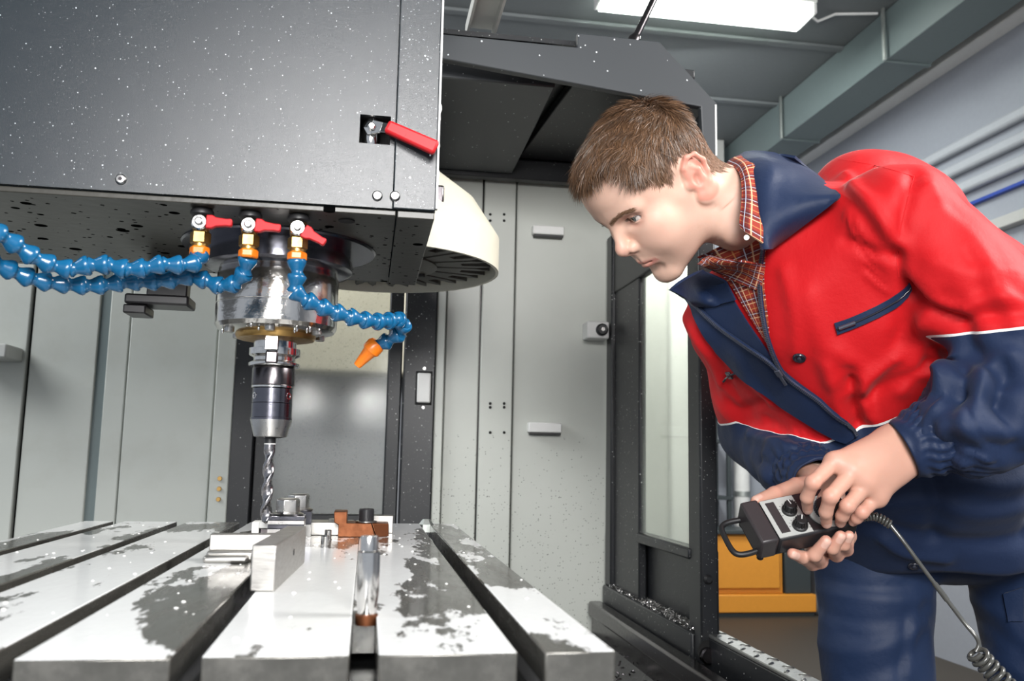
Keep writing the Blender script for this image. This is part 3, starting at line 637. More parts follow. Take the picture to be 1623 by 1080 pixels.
for i in range(NS + 1):
    s = i / NS; z = z0 + (z1 - z0) * s; tw = s * (z1 - z0) / .052 * 2 * PI
    tip = min(1., (z - z0) / .0035) ** .8; run = min(1., max(0., (1 - s) / .09))
    for j in range(NR):
        a = 2 * PI * j / NR; q = abs(math.cos(a)); g = max(0., q - .25) / .75
        r = .0071 * (1 - .32 * run * (math.sin(g * PI / 2) ** 1.6)) * tip
        if run > .2 and .16 < q < .25: r = .0072 * tip
        v.append((SXC + r * math.cos(a + tw), SYC + r * math.sin(a + tw), z))
for i in range(NS):
    for j in range(NR):
        a, b = i * NR + j, i * NR + (j + 1) % NR; f.append((a, b, b + NR, a + NR))
f.append(tuple(range(NR))[::-1]); f.append(tuple(range(NS * NR, NS * NR + NR)))
MB().add(v, f).build('twisted_flutes', 'drill_steel', db, smooth=50)

# ------------------------------------------------------------------ tool carousel
CC = (.003, 1.75); CRad = .245
ca = empty('tool_carousel', (CC[0], CC[1], 1.40)); tag(ca, 'round cream tool carousel cover with dark grippers behind the spindle head', 'tool carousel')
T = Matrix.Translation((CC[0], CC[1], 0))
zr0, zr1, zc1 = 1.425, 1.492, 1.615
m = MB(); prof = [(CRad, zr0), (CRad, zr1), (CRad * .985, zr1 + .006), (CRad * .80, zr1 + .075), (CRad * .55, zc1), (CRad * .2, zc1 + .012), (.002, zc1 + .012), (.002, zc1 + .008), (CRad * .54, zc1 - .005), (CRad * .78, zr1 + .070), (CRad * .965, zr1), (CRad * .975, zr0)]
seg = 72; v = []; f = []
for r, h in prof:
    for i in range(seg): a = 2 * PI * i / seg; v.append((CC[0] + r * math.cos(a), CC[1] + r * math.sin(a), h))
for j in range(len(prof)):
    for i in range(seg):
        a, b = j * seg + i, j * seg + (i + 1) % seg; c, d = ((j + 1) % len(prof)) * seg + (i + 1) % seg, ((j + 1) % len(prof)) * seg + i; f.append((a, b, c, d))
m.add(v, f).build('cover', 'cream_paint', ca, smooth=28)
part('carrier_disc', 'carousel_dark', ca, 'lathe', [(.06, 1.452), (CRad * .93, 1.456), (CRad * .93, 1.466)], 60, T, smooth=30)
part('hub', 'carousel_hub', ca, 'lathe', [(.045, 1.424), (.105, 1.426), (.122, 1.433), (.122, 1.452)], 48, T, smooth=30)
for i in range(8):
    a = i * PI / 4 + .2; part('hub_bolt', 'black_rubber', ca, 'lathe', [(.006, 1.4195), (.007, 1.421), (.007, 1.428)], 10, Matrix.Translation((CC[0] + .095 * math.cos(a), CC[1] + .095 * math.sin(a), 0)), smooth=30)
gm = MB(); gm.prism([(.118, -.014, 0), (.150, -.022, 0), (.195, -.030, 0), (.228, -.022, 0), (.210, -.014, 0), (.172, -.010, 0), (.172, .010, 0), (.210, .014, 0), (.228, .022, 0), (.195, .030, 0), (.150, .022, 0), (.118, .014, 0)], (0, 0, .016))
gme = gm.mesh('gripper'); gme.materials.append(MAT['carousel_hub'])
for i in range(18):
    o = bpy.data.objects.new('gripper', gme); COL.objects.link(o); o.location = (CC[0], CC[1], 1.436); o.rotation_euler.z = 2 * PI * i / 18 + .1; adopt(o, ca)
# inner skirt ring with square openings below the rim
part('arm', 'carousel_dark', ca, 'box', (CC[0] - .07, CC[1] + .02, zc1 - .02), (CC[0] + .07, YB - .04, zc1 + .11), bevel=.006)
kx = at(712, 296, y=1.52)
bk_ = part('cover_clip', 'dark_steel', ca, 'box', (kx[0] - .03, 1.55, kx[2] - .025), (kx[0] - .006, 1.60, kx[2] + .012), bevel=.004)

# ------------------------------------------------------------------ clamping pieces on the table
def thing(name, label, cat, loc, group=None): return tag(empty(name, loc), label, cat, group)
# long upright bar
bo = thing('steel_bar', 'tall upright steel bar standing in front of the drill', 'bar', (-.07, .85, TZ))
bt = at(435, 864, y=.746)[2]
a_ = Vector((-.0875, .746, TZ)); b_ = Vector((-.068, .744, TZ)); c_ = Vector((-.0575, .937, TZ)); d_ = Vector((-.077, .939, TZ))
MB().prism([a_, b_, c_, d_], (0, 0, bt - TZ)).build('bar', 'brushed_block', bo, .0012)
part('screw_hole', 'hole_black', bo, 'lathe', [(.0030, 0), (.0030, .0006)], 14, frame((1, -.055, 0), (-.0625, .85, TZ + .02)))
# low clamp block left of it
cb = thing('clamp_block', 'pale machined block lying across the slot left of the upright bar', 'block', (-.12, 1.0, TZ))
zp0, zp1 = at(332, 873, y=.95)[2], at(332, 847, y=.95)[2]; xl, xr = at(332, 860, y=.95)[0], at(404, 860, y=.95)[0]
part('top_plate', 'brushed_block', cb, 'box', (xl, .95, zp0), (xr + .02, .968, zp1), bevel=.001)
part('foot', 'brushed_block', cb, 'box', (xl - .002, .945, TZ), (xr, .975, zp0), bevel=.003)
part('lower_lip', 'brushed_block', cb, 'box', (xl - .003, .932, TZ), (xr - .004, .945, TZ + .0075), bevel=.003)
lb = thing('angle_block', 'small pale notched block behind the drill tip', 'block', (-.13, 1.2, TZ))
p, q = at(399, 829, y=1.17), at(431, 829, y=1.17)
part('upright', 'white_paint', lb, 'box', (p[0], 1.17, TZ), (p[0] + .009, 1.2, p[2] + .001), bevel=.001)
part('bridge', 'white_paint', lb, 'box', (p[0] + .009, 1.17, p[2] - .007), (q[0], 1.2, p[2] + .001), bevel=.001)
part('core', 'dark_steel', lb, 'box', (p[0] + .010, 1.175, TZ), (q[0], 1.2, p[2] - .0071), bevel=.001)
def bolt(name, label, px, pyt, pyb, y, washers, wr, group='hexagon clamping bolts'):
    pt, pb = at(px, pyt, y=y), at(px, pyb, y=y); x = pb[0]; r = thing(name, label, 'bolt', (x, y, TZ), group)
    T = Matrix.Translation((x, y, 0)); zb, zt = pb[2], pt[2]
    part('head', 'steel', r, 'lathe', [(.0138, zb), (.0146, zb + .001), (.0146, zt - .002), (.0122, zt)], 6, T, phase=.25, bevel=.0006)
    part('flange', 'steel', r, 'lathe', [(.0185, zb - .003), (.0195, zb - .001), (.0150, zb + .001)], 36, T, smooth=30)
    part('stud', 'dark_steel', r, 'lathe', [(.007, TZ - .02), (.007, zb)], 18, T, smooth=30)
    z = zb - .003
    for i in range(washers):
        h = (zb - .003 - TZ) / washers
        part('shim', 'steel' if i % 2 else 'blued_steel', r, 'lathe', [(wr * .97, z - h), (wr, z - h + .0004), (wr, z - .0005), (wr * .97, z - .0002)], 4, T, phase=PI / 4 + .02)
        z -= h
    return r
bolt('hex_bolt', 'front hexagon bolt on a stack of thin shims behind the drill tip', 456, 790, 813, 1.13, 7, .030)
bolt('hex_bolt', 'rear hexagon bolt half hidden behind the front one', 473, 783, 806, 1.24, 2, .026)
fb = thing('flat_bar', 'flat steel strip lying between the bolts and the brown clamp', 'bar', (-.055, 1.27, TZ))
p, q = at(484, 828, y=1.25), at(560, 828, y=1.25)
part('strip', 'brushed_block', fb, 'box', (p[0], 1.25, TZ), (q[0], 1.30, p[2]), bevel=.001)
part('boss', 'brushed_block', fb, 'lathe', [(.012, p[2]), (.012, p[2] + .003), (.010, p[2] + .0035)], 24, Matrix.Translation(((p[0] + q[0]) / 2 + .01, 1.275, 0)), smooth=30)
# brown step clamp with cap screw
bc = thing('step_clamp', 'rusty brown step clamp on the table', 'clamp', (0, 1.24, TZ)); yb = 1.226
def zz(py): return at(570, py, y=yb)[2]
def xx(px, py=840): return at(px, py, y=yb)[0]
m = MB(); m.prism([(xx(537), yb, TZ), (xx(597), yb, TZ), (xx(585), yb, zz(830)), (xx(549), yb, zz(830)), (xx(549), yb, zz(812)), (xx(528), yb, zz(812)), (xx(528), yb, zz(829)), (xx(535), yb, zz(829))], (0, .045, 0))
plate_concave([(xx(536), yb, TZ), (xx(596), yb, TZ), (xx(588), yb, zz(830)), (xx(549), yb, zz(830)), (xx(549), yb, zz(812)), (xx(528), yb, zz(812)), (xx(529), yb, zz(829)), (xx(536), yb, zz(833))], (0, .05, 0), 'step_body', 'rust_steel', bc, .001)
MB().prism([(xx(597), yb, TZ), (xx(617), yb + .012, TZ), (xx(616), yb + .012, zz(831)), (xx(589), yb, zz(830))], (0, .04, 0)).build('side_wedge', 'rust_steel', bc, .001)
part('rear_plate', 'brushed_block', bc, 'box', (xx(590), yb + .06, TZ), (xx(625), yb + .075, zz(822)), bevel=.001)
T = Matrix.Translation((xx(580), yb + .018, 0)); z8 = zz(830)
part('washer', 'steel', bc, 'lathe', [(.0135, z8), (.0145, z8 + .0006), (.0145, z8 + .002), (.013, z8 + .0026)], 32, T, smooth=30)
sc_ = part('cap_screw', 'black_plastic', bc, 'lathe', [(.0098, z8 + .0026), (.0101, z8 + .0032), (.0101, z8 + .0175), (.0090, z8 + .0188), (.0055, z8 + .0188), (.0050, z8 + .012)], 32, T, smooth=30)
for i in range(28):
    a = i * 2 * PI / 28; part('knurl', 'black_plastic', sc_, 'box', (-.0005, -.0003, 0), (.0005, .0005, .012), mat=Matrix.Translation((xx(580) + .0101 * math.cos(a), yb + .018 + .0101 * math.sin(a), z8 + .004)) @ Matrix.Rotation(a + PI / 2, 4, 'Z'))
def pin(label, px, pyb, pyt, rpx, collar, grp='upright steel pins'):
    b = at(px, pyb, z=TZ); y = b[1]; t = at(px, pyt, y=y); r = rpx * y / F_PX * 1.01
    o = thing('dowel_pin', label, 'pin', (b[0], y, TZ), grp); T = Matrix.Translation((b[0], y, 0)); H = t[2] - TZ
    if collar:
        part('collar', 'rust_steel', o, 'lathe', [(r * .98, TZ - .006), (r * 1.0, TZ - .004), (r * 1.0, TZ + .001)], 32, T, smooth=30)
        part('body', 'polished_steel', o, 'lathe', [(r * .80, TZ + .001), (r * .95, TZ + H * .22), (r, TZ + H * .30), (r, TZ + H * .80), (r * .80, TZ + H * .815), (r * .80, TZ + H * .985), (r * .76, TZ + H)], 40, T, smooth=25)
    else:
        part('body', 'polished_steel', o, 'lathe', [(r, TZ), (r, TZ + H * .93), (r * .85, TZ + H)], 28, T, smooth=30)
        part('base', 'steel', o, 'lathe', [(r * 1.15, TZ), (r * 1.15, TZ + .0008), (r, TZ + .001)], 24, T, smooth=30)
pin('large round steel pin standing in the near part of the table', 581, 976, 850, 17.0, True)
pin('small bright pin in front, between the upright bar and brown clamp', 515, 868, 849, 6.2, False); pin('small bright pin just behind its twin near the brown clamp', 519.5, 856, 840, 5.2, False)

# ================================================================== implicit-surface modelling for the figure
V3 = lambda *a: np.array(a, float)
class Field:
    def __init__(s, lo, hi, h):
        s.lo = np.array(lo, float); s.h = h; n_ = np.ceil((np.array(hi) - s.lo) / h).astype(int) + 1
        s.ax = [(s.lo[i] + h * np.arange(n_[i])).astype(np.float32) for i in range(3)]
        s.D = np.full(n_, .5, np.float32)
    def box(s, bb, m):
        sl = []
        for i in range(3):
            a = int(np.searchsorted(s.ax[i], bb[0][i] - m)); b = int(np.searchsorted(s.ax[i], bb[1][i] + m)); sl.append(slice(a, max(a, b)))
        return tuple(sl), (s.ax[0][sl[0]][:, None, None], s.ax[1][sl[1]][None, :, None], s.ax[2][sl[2]][None, None, :])
    def add(s, prim, k=.01):
        f, bb = prim; sl, g = s.box(bb, k + 3 * s.h); d = f(*g)
        if d.size == 0: return s
        a = s.D[sl]; hh = np.maximum(k - np.abs(a - d), 0) / k; s.D[sl] = np.minimum(a, d) - hh * hh * (k * .25); return s
    def cut(s, prim, k=.004):
        f, bb = prim; sl, g = s.box(bb, k + 3 * s.h); d = -f(*g)
        if d.size == 0: return s
        a = s.D[sl]; hh = np.maximum(k - np.abs(a - d), 0) / k; s.D[sl] = np.maximum(a, d) + hh * hh * (k * .25); return s
    def mesh(s):
        D, h = s.D, s.h; ins = D < 0
        c = [ins[dx:ins.shape[0] - 1 + dx, dy:ins.shape[1] - 1 + dy, dz:ins.shape[2] - 1 + dz] for dx in (0, 1) for dy in (0, 1) for dz in (0, 1)]
        cnt = sum(x.astype(np.int8) for x in c); act = (cnt > 0) & (cnt < 8)
        idx = np.argwhere(act); vid = np.full(act.shape, -1, np.int64); vid[act] = np.arange(len(idx))
        acc = np.zeros((len(idx), 3)); w = np.zeros(len(idx))
        offs = [(dx, dy, dz) for dx in (0, 1) for dy in (0, 1) for dz in (0, 1)]
        val = {o: D[idx[:, 0] + o[0], idx[:, 1] + o[1], idx[:, 2] + o[2]] for o in offs}
        for o in offs:
            for ax in range(3):
                if o[ax]: continue
                q = list(o); q[ax] = 1; a, b = val[o], val[tuple(q)]; m = (a < 0) != (b < 0)
                t = np.where(m, a / np.where(m, a - b, 1), 0); p = np.tile(np.array(o, float), (len(idx), 1)); p[:, ax] += t
                acc[m] += p[m]; w[m] += 1
        V = s.lo + (idx + acc / w[:, None]) * h; F = []
        for ax in range(3):
            b1, b2 = [(1, 2), (2, 0), (0, 1)][ax]
            sl0 = [slice(None)] * 3; sl1 = [slice(None)] * 3; sl0[ax] = slice(0, -1); sl1[ax] = slice(1, None)
            e0, e1 = ins[tuple(sl0)], ins[tuple(sl1)]; ch_ = e0 != e1
            lim = [slice(None)] * 3; lim[b1] = slice(1, -1); lim[b2] = slice(1, -1)
            E = np.argwhere(ch_[tuple(lim)]); off = np.zeros(3, int); off[b1] = 1; off[b2] = 1; E = E + off
            flip = e0[E[:, 0], E[:, 1], E[:, 2]]
            q = []
            for u_, v_ in ((-1, -1), (0, -1), (0, 0), (-1, 0)):
                k = E.copy(); k[:, b1] += u_; k[:, b2] += v_; q.append(vid[k[:, 0], k[:, 1], k[:, 2]])
            q = np.array(q).T; q[~flip] = q[~flip][:, ::-1]; F.append(q)
        return V, np.concatenate(F)
def ell(c, r, R=None):
    c = np.asarray(c, float); r = np.asarray(r, float) * np.ones(3); R_ = np.eye(3) if R is None else np.asarray(R, float)
    ext = np.sqrt(((R_ * r) ** 2).sum(1)) + r.max() * .7; Ri = R_.T
    def f(X, Y, Z):
        x, y, z = X - c[0], Y - c[1], Z - c[2]
        q = [Ri[i, 0] * x + Ri[i, 1] * y + Ri[i, 2] * z for i in range(3)]
        k0 = np.sqrt(sum((q[i] / r[i]) ** 2 for i in range(3))); k1 = np.sqrt(sum((q[i] / r[i] ** 2) ** 2 for i in range(3)))
        return (k0 * (k0 - 1) / np.maximum(k1, 1e-6)).astype(np.float32)
    return f, (c - ext, c + ext)
def cone(a, b, ra, rb=None):
    rb = ra if rb is None else rb; a, b = np.asarray(a, float), np.asarray(b, float); ba = b - a; L2 = ba @ ba
    def f(X, Y, Z):
        x, y, z = X - a[0], Y - a[1], Z - a[2]; t = np.clip((x * ba[0] + y * ba[1] + z * ba[2]) / L2, 0, 1)
        return (np.sqrt((x - t * ba[0]) ** 2 + (y - t * ba[1]) ** 2 + (z - t * ba[2]) ** 2) - (ra + (rb - ra) * t)).astype(np.float32)
    return f, (np.minimum(a - ra, b - rb), np.maximum(a + ra, b + rb))
def slab(a, b, side, wa, da, wb, db):
    """tapering tube of elliptic section from a to b; side: direction of the wide half-axis"""
    a, b = np.asarray(a, float), np.asarray(b, float); ax = b - a; L = np.linalg.norm(ax); ax = ax / L
    sd = np.asarray(side, float); sd = nrm(sd - ax * (sd @ ax)); dp = np.cross(ax, sd)
    def f(X, Y, Z):
        x, y, z = X - a[0], Y - a[1], Z - a[2]
        t0 = (x * ax[0] + y * ax[1] + z * ax[2]) / L; t = np.clip(t0, 0, 1); ov = (t0 - t) * L
        u = x * sd[0] + y * sd[1] + z * sd[2]; v = x * dp[0] + y * dp[1] + z * dp[2]
        w = wa + (wb - wa) * t; d = da + (db - da) * t; m = np.minimum(w, d)
        return ((np.sqrt((u / w) ** 2 + (v / d) ** 2 + (ov / m) ** 2) - 1) * m).astype(np.float32)
    r = max(wa, wb, da, db); return f, (np.minimum(a, b) - r, np.maximum(a, b) + r)
def chain(fd, pts, rads, k):
    for i in range(len(pts) - 1): fd.add(cone(pts[i], pts[i + 1], rads[i], rads[i + 1]), k)
def mesh_obj(name, V, F, mats, parent, attrs=None, smooth=True, face_mat=None):
    me = bpy.data.meshes.new(name); V = np.asarray(V, float)
    org = (V.min(0) + V.max(0)) / 2; me.from_pydata((V - org).tolist(), [], [tuple(q) for q in np.asarray(F).tolist()] if not isinstance(F, list) else F)
    for k, v in (attrs or {}).items():
        a = me.attributes.new(k, 'FLOAT', 'POINT'); a.data.foreach_set('value', np.asarray(v, np.float32))
    for m in ([mats] if isinstance(mats, str) else mats): me.materials.append(MAT[m])
    if face_mat is not None: me.polygons.foreach_set('material_index', list(face_mat))
    if smooth: me.polygons.foreach_set('use_smooth', [True] * len(me.polygons))
    me.update(); o = bpy.data.objects.new(name, me); COL.objects.link(o); o.location = org
    if parent is not None: adopt(o, parent)
    return o
def seg_dist(P, pts):
    """distance of many points to a polyline, and the arc parameter"""
    best = np.full(len(P), 9.)
    for a, b in zip(pts, pts[1:]):
        a, b = np.asarray(a), np.asarray(b); ba = b - a; t = np.clip(((P - a) @ ba) / (ba @ ba), 0, 1)
        best = np.minimum(best, np.linalg.norm(P - a - t[:, None] * ba, axis=1))
    return best
def vert_normals(V, F):
    n_ = np.zeros_like(V); fn = np.cross(V[F[:, 2]] - V[F[:, 0]], V[F[:, 3]] - V[F[:, 1]])
    for i in range(4): np.add.at(n_, F[:, i], fn)
    return n_ / np.maximum(np.linalg.norm(n_, axis=1, keepdims=True), 1e-12)
def relax(V, F, it=3, lam=.5, mask=None):
    a = np.concatenate([F[:, i] for i in range(4)]); b = np.concatenate([F[:, (i + 1) % 4] for i in range(4)]); ii = np.r_[a, b]; jj = np.r_[b, a]
    deg = np.bincount(ii, minlength=len(V)).astype(float)[:, None]
    for _ in range(it):
        S_ = np.stack([np.bincount(ii, weights=V[jj, c], minlength=len(V)) for c in range(3)], 1) / np.maximum(deg, 1)
        w = lam if mask is None else lam * mask[:, None]; V = V + (S_ - V) * w
    return V
from mathutils.bvhtree import BVHTree
def ray(px, py):
    d = ROT @ np.array([(px - CXP) / F_PX, -(py - CYP) / F_PX, -1]); return Vector(CAM), Vector(nrm(d))
def hit(bvh, px, py, depth=None):
    o, d = ray(px, py); l, n_, i, t = bvh.ray_cast(o, d)
    if l is None: return (None, None)
    return np.array(l), np.array(n_)
def resample(poly, n_):
    poly = np.asarray(poly, float); L = np.r_[0, np.cumsum(np.linalg.norm(np.diff(poly, axis=0), axis=1))]
    s = np.linspace(0, L[-1], n_); return np.array([np.interp(s, L, poly[:, i]) for i in range(poly.shape[1])]).T
def smooth_poly(poly, n_, it=2):
    p = np.asarray(poly, float)
    for _ in range(it):
        q = [p[0]]
        for a, b in zip(p, p[1:]): q += [a * .75 + b * .25, a * .25 + b * .75]
        p = np.array(q + [p[-1]])
    return resample(p, n_)
def grid_obj(name, G, thick, mat, parent, attrs=None, normals=None, puff=0.):
    """curved sheet from a grid of points, with real thickness"""
    G = np.asarray(G, float); nu, nv = G.shape[:2]
    if normals is None:
        du = np.gradient(G, axis=0); dv = np.gradient(G, axis=1); N_ = np.cross(du, dv); N_ /= np.maximum(np.linalg.norm(N_, axis=2, keepdims=True), 1e-9)
        c = G.reshape(-1, 3).mean(0); 
        if (N_.reshape(-1, 3).mean(0) @ (CAM - c)) < 0: N_ = -N_
    else: N_ = normals
    A_ = G + N_ * thick * .5; B_ = G - N_ * thick * .5; V = np.concatenate([A_.reshape(-1, 3), B_.reshape(-1, 3)]); o = nu * nv; F = []
    for i in range(nu - 1):
        for j in range(nv - 1):
            q = (i * nv + j, (i + 1) * nv + j, (i + 1) * nv + j + 1, i * nv + j + 1); F.append(q); F.append(tuple(x + o for x in q[::-1]))
    rim = [i * nv for i in range(nu)] + [(nu - 1) * nv + j for j in range(1, nv)] + [i * nv + nv - 1 for i in range(nu - 2, -1, -1)] + [j for j in range(nv - 2, 0, -1)]
    for a, b in zip(rim, rim[1:] + rim[:1]): F.append((a, a + o, b + o, b))
    at_ = {k: np.concatenate([np.ravel(v)] * 2) for k, v in (attrs or {}).items()}
    ob = mesh_obj(name, V, F, mat, parent, at_); smooth_by_angle(ob.data, 50); return ob
def patch(name, bvh, left, right, nu, nv, off, thick, mat, parent, wave=0.):
    """a flap of cloth lying on what is below it: outlines given as sight lines, points taken where they meet the cloth below"""
    Lp, Rp = smooth_poly(left, nu, 1), smooth_poly(right, nu, 1); G = np.zeros((nu, nv, 3)); ok = np.zeros((nu, nv), bool); NN = np.zeros((nu, nv, 3))
    for i in range(nu):
        for j in range(nv):
            p = Lp[i] + (Rp[i] - Lp[i]) * j / (nv - 1); l, n_ = hit(bvh, p[0], p[1])
            if l is not None: G[i, j] = l; NN[i, j] = n_; ok[i, j] = True
            else: G[i, j] = (p[0], p[1], 0)
    dep = np.where(ok, G[..., 1], np.nan); md = np.nanmean(dep)
    for i in range(nu):
        for j in range(nv):
            if not ok[i, j]:
                near = [(abs(i - a) + abs(j - b), a, b) for a in range(nu) for b in range(nv) if ok[a, b]]; _, a, b = min(near)
                G[i, j] = at(G[i, j, 0], G[i, j, 1], y=dep[a, b]); NN[i, j] = NN[a, b]
    for _ in range(2):
        H = G.copy(); H[1:-1, 1:-1] = (G[1:-1, 1:-1] * 2 + G[:-2, 1:-1] + G[2:, 1:-1] + G[1:-1, :-2] + G[1:-1, 2:]) / 6; G = H
        K = NN.copy(); K[1:-1, 1:-1] = (NN[:-2, 1:-1] + NN[2:, 1:-1] + NN[1:-1, :-2] + NN[1:-1, 2:]); NN = K / np.maximum(np.linalg.norm(K, axis=2, keepdims=True), 1e-9)
    o_ = np.asarray(off); o_ = o_ if o_.ndim else np.full((nu, nv), float(off))
    G = G + NN * o_[..., None]
    uu, vv = np.meshgrid(np.linspace(0, 1, nu), np.linspace(0, 1, nv), indexing='ij')
    lu = np.linalg.norm(np.diff(G[:, nv // 2], axis=0), axis=1).sum(); lv = np.linalg.norm(np.diff(G[nu // 2], axis=0), axis=1).sum()
    return grid_obj(name, G, thick, mat, parent, {'cu': uu * lu, 'cv': vv * lv}, NN), G

# ------------------------------------------------------------------ cloth and skin materials
n = NT('skin'); nz = n.noise(18, 5, .6); fine = n.noise(900, 2)
c = n.mix(n.math('MULTIPLY', nz, .55), (.76, .50, .39), (.65, .385, .285))
c = n.mix(n.math('MULTIPLY', n.attr('tan'), .6), c, (.46, .245, .175)); c = n.mix(n.attr('blush'), c, (.66, .25, .185)); c = n.mix(n.attr('lip'), c, (.50, .175, .145)); c = n.mix(n.attr('nail'), c, (.68, .42, .34))
c = n.mix(n.math('MULTIPLY', n.attr('stubble'), n.math('MULTIPLY_ADD', n.noise(700, 2), .5, .25)), c, (.36, .22, .16))
hm = n.math('MULTIPLY', n.attr('scalp'), n.math('MULTIPLY_ADD', n.noise(300, 3), .6, .6), clamp=True)
c = n.mix(hm, c, (.075, .042, .024))
n.set(color=c, rough=n.math('MULTIPLY_ADD', n.attr('scalp'), .45, .47), sss=.10, spec=n.math('MULTIPLY_ADD', n.attr('scalp'), -.42, .42)); n.b.inputs['Subsurface Radius'].default_value = (.010, .004, .002); n.b.inputs['Subsurface Scale'].default_value = .6
n.bump(n.math('ADD', fine, n.math('MULTIPLY', n.noise(260, 3), .6)), .10, .001); MAT['skin'] = n.m
n = NT('hair_strand'); info = n.attr('tone'); c = n.mix(info, (.040, .019, .009), (.27, .145, .075))
n.set(color=c, rough=.42, spec=.55); MAT['hair_strand'] = n.m
n = NT('eye_white'); r = n.attr('iris'); c = n.ramp(r, [(.0, (.01, .008, .008)), (.30, (.01, .008, .008)), (.34, (.13, .15, .14)), (.62, (.16, .19, .18)), (.70, (.04, .04, .04)), (.76, (.66, .62, .58)), (1., (.66, .58, .54))])
n.set(color=c, rough=.12, coat=1., coat_rough=.03); MAT['eye_white'] = n.m
def cloth(name, col, second=None, attr=None, rough=.8, weave=900, piping=False):
    n = NT(name); v = n.coord('Object'); nz = n.noise(9, 4)
    def tint(c0): return n.mix(n.math('MULTIPLY', nz, .7), c0, tuple(x * .8 for x in c0))
    c = tint(col)
    if second is not None:
        a = n.attr(attr); m = n.math('LESS_THAN', a, 0.); c = n.mix(m, c, tint(second))
        if piping:
            w = n.math('LESS_THAN', n.math('ABSOLUTE', n.math('ADD', a, .0015)), .0017); c = n.mix(w, c, (.85, .84, .82))
    n.set(color=c, rough=rough, sheen=.05, spec=.3)
    n.bump(n.math('ADD', n.math('MULTIPLY', n.noise(1400, 1), .12), n.math('MULTIPLY', n.noise(34, 4, .6), 1.0)), .40, .0035); MAT[name] = n.m; return n
RED, NAVY = (.58, .005, .009), (.0095, .022, .064)
cloth('jacket_cloth', RED, NAVY, 'band', .64, piping=True); cloth('red_cloth', RED, rough=.72); cloth('navy_cloth', NAVY, rough=.55); cloth('trouser_cloth', (.010, .024, .068), rough=.55)
n = NT('plaid_cloth'); u, v = n.attr('cu'), n.attr('cv')
def stripes(a, period, width, ph=0.):
    q = n.math('FRACT', n.math('MULTIPLY_ADD', a, 1 / period, ph)); return n.math('LESS_THAN', n.math('ABSOLUTE', n.math('SUBTRACT', q, .5)), width / period / 2)
c = n.mix(n.noise(60, 3), (.33, .040, .024), (.26, .030, .020))
for a in (u, v):
    c = n.mix(n.math('MULTIPLY', stripes(a, .026, .0085, .25), .55), c, (.05, .015, .02))
    c = n.mix(n.math('MULTIPLY', stripes(a, .026, .0016), .8), c, (.75, .50, .30)); c = n.mix(n.math('MULTIPLY', stripes(a, .026, .0011, .27), .75), c, (.55, .62, .75)); c = n.mix(n.math('MULTIPLY', stripes(a, .026, .0012, .62), .55), c, (.70, .35, .12))
n.set(color=c, rough=.8, spec=.25); n.bump(n.noise(500, 2), .15, .001); MAT['plaid_cloth'] = n.m
simple('zip_metal', (.12, .13, .17), .35, .6); simple('button_dark', (.02, .02, .03), .15, coat=.6); simple('shirt_button', (.8, .76, .72), .3); simple('shoe_leather', (.02, .017, .015), .4)

# ================================================================== the worker
person = empty('person', (.90, 1.42, 0)); tag(person, 'man in a red and navy work jacket leaning in to watch the drill', 'person')
# head pose: x forward, y to his left, z up the head
HR = np.array([[-.6063, .2877, -.7414], [-.0869, -.9507, -.2978], [-.7905, -.1161, .6014]]); HT_ = V3(.4185, 1.234, 1.458)
def hw_(p): return (HR @ np.asarray(p, float).reshape(-1, 3).T).T + HT_
def hl_(p): return (np.asarray(p, float).reshape(-1, 3) - HT_) @ HR
# joints
SL, SR = at(1424, 350, y=1.09), at(1165, 503, y=1.35); EL, ER = at(1690, 605, y=.985), at(1205, 690, y=1.48)
WL, WR = at(1428, 716, y=1.052), at(1300, 770, y=1.20)
NB = at(1205, 345, y=1.215); PEL = at(1490, 850, y=1.42)
MID = (SL + SR) / 2; SIDE = nrm(SL - SR); UP = nrm(NB - PEL); FRONT = nrm(np.cross(SIDE, UP))
FRONT = FRONT if FRONT[1] < 0 else -FRONT

# ---- head and neck ------------------------------------------------
fd = Field((-.165, -.115, -.185), (.135, .110, .150), .0015)
nb_l = hl_(NB)[0]
fd.add(ell((-.006, 0, .052), (.097, .075, .080)), .01)
fd.add(ell((.040, 0, .058), (.054, .062, .056)), .03)
fd.add(ell((-.045, 0, .028), (.056, .064, .058)), .03)
fd.add(ell((.035, 0, -.018), (.056, .055, .066)), .03)
fd.add(ell((.070, 0, -.040), (.030, .030, .032)), .02)
for s in (1, -1):
    fd.add(cone((.0885, .008 * s, .0385), (.074, .046 * s, .0370), .0085, .0085), .014)
    fd.add(ell((.060, .041 * s, -.006), (.021, .019, .017)), .022)
    fd.add(cone((.010, .052 * s, -.005), (.014, .047 * s, -.058), .016, .014), .02)
    fd.add(cone((.014, .047 * s, -.058), (.074, .017 * s, -.088), .014, .012), .022)
    fd.add(ell((.045, .036 * s, -.045), (.028, .018, .030)), .025)
for s in (1, -1): fd.add(ell((.066, .026 * s, -.020), (.022, .017, .020)), .02); fd.add(ell((.052, .040 * s, -.028), (.022, .015, .022)), .025)
fd.add(ell((.081, 0, -.088), (.015, .019, .0145)), .014)
fd.add(ell((.040, 0, -.062), (.042, .038, .032)), .02)
# nose
fd.add(cone((.0885, 0, .032), (.1075, 0, -.0045), .0068, .0078), .012)
fd.add(ell((.1095, 0, -.0095), (.0105, .0095, .0095)), .008)
for s in (1, -1): fd.add(ell((.0985, .0115 * s, -.0160), (.0095, .0062, .0075)), .006)
fd.add(cone((.1075, 0, -.0175), (.0950, 0, -.0260), .0052, .0062), .006)
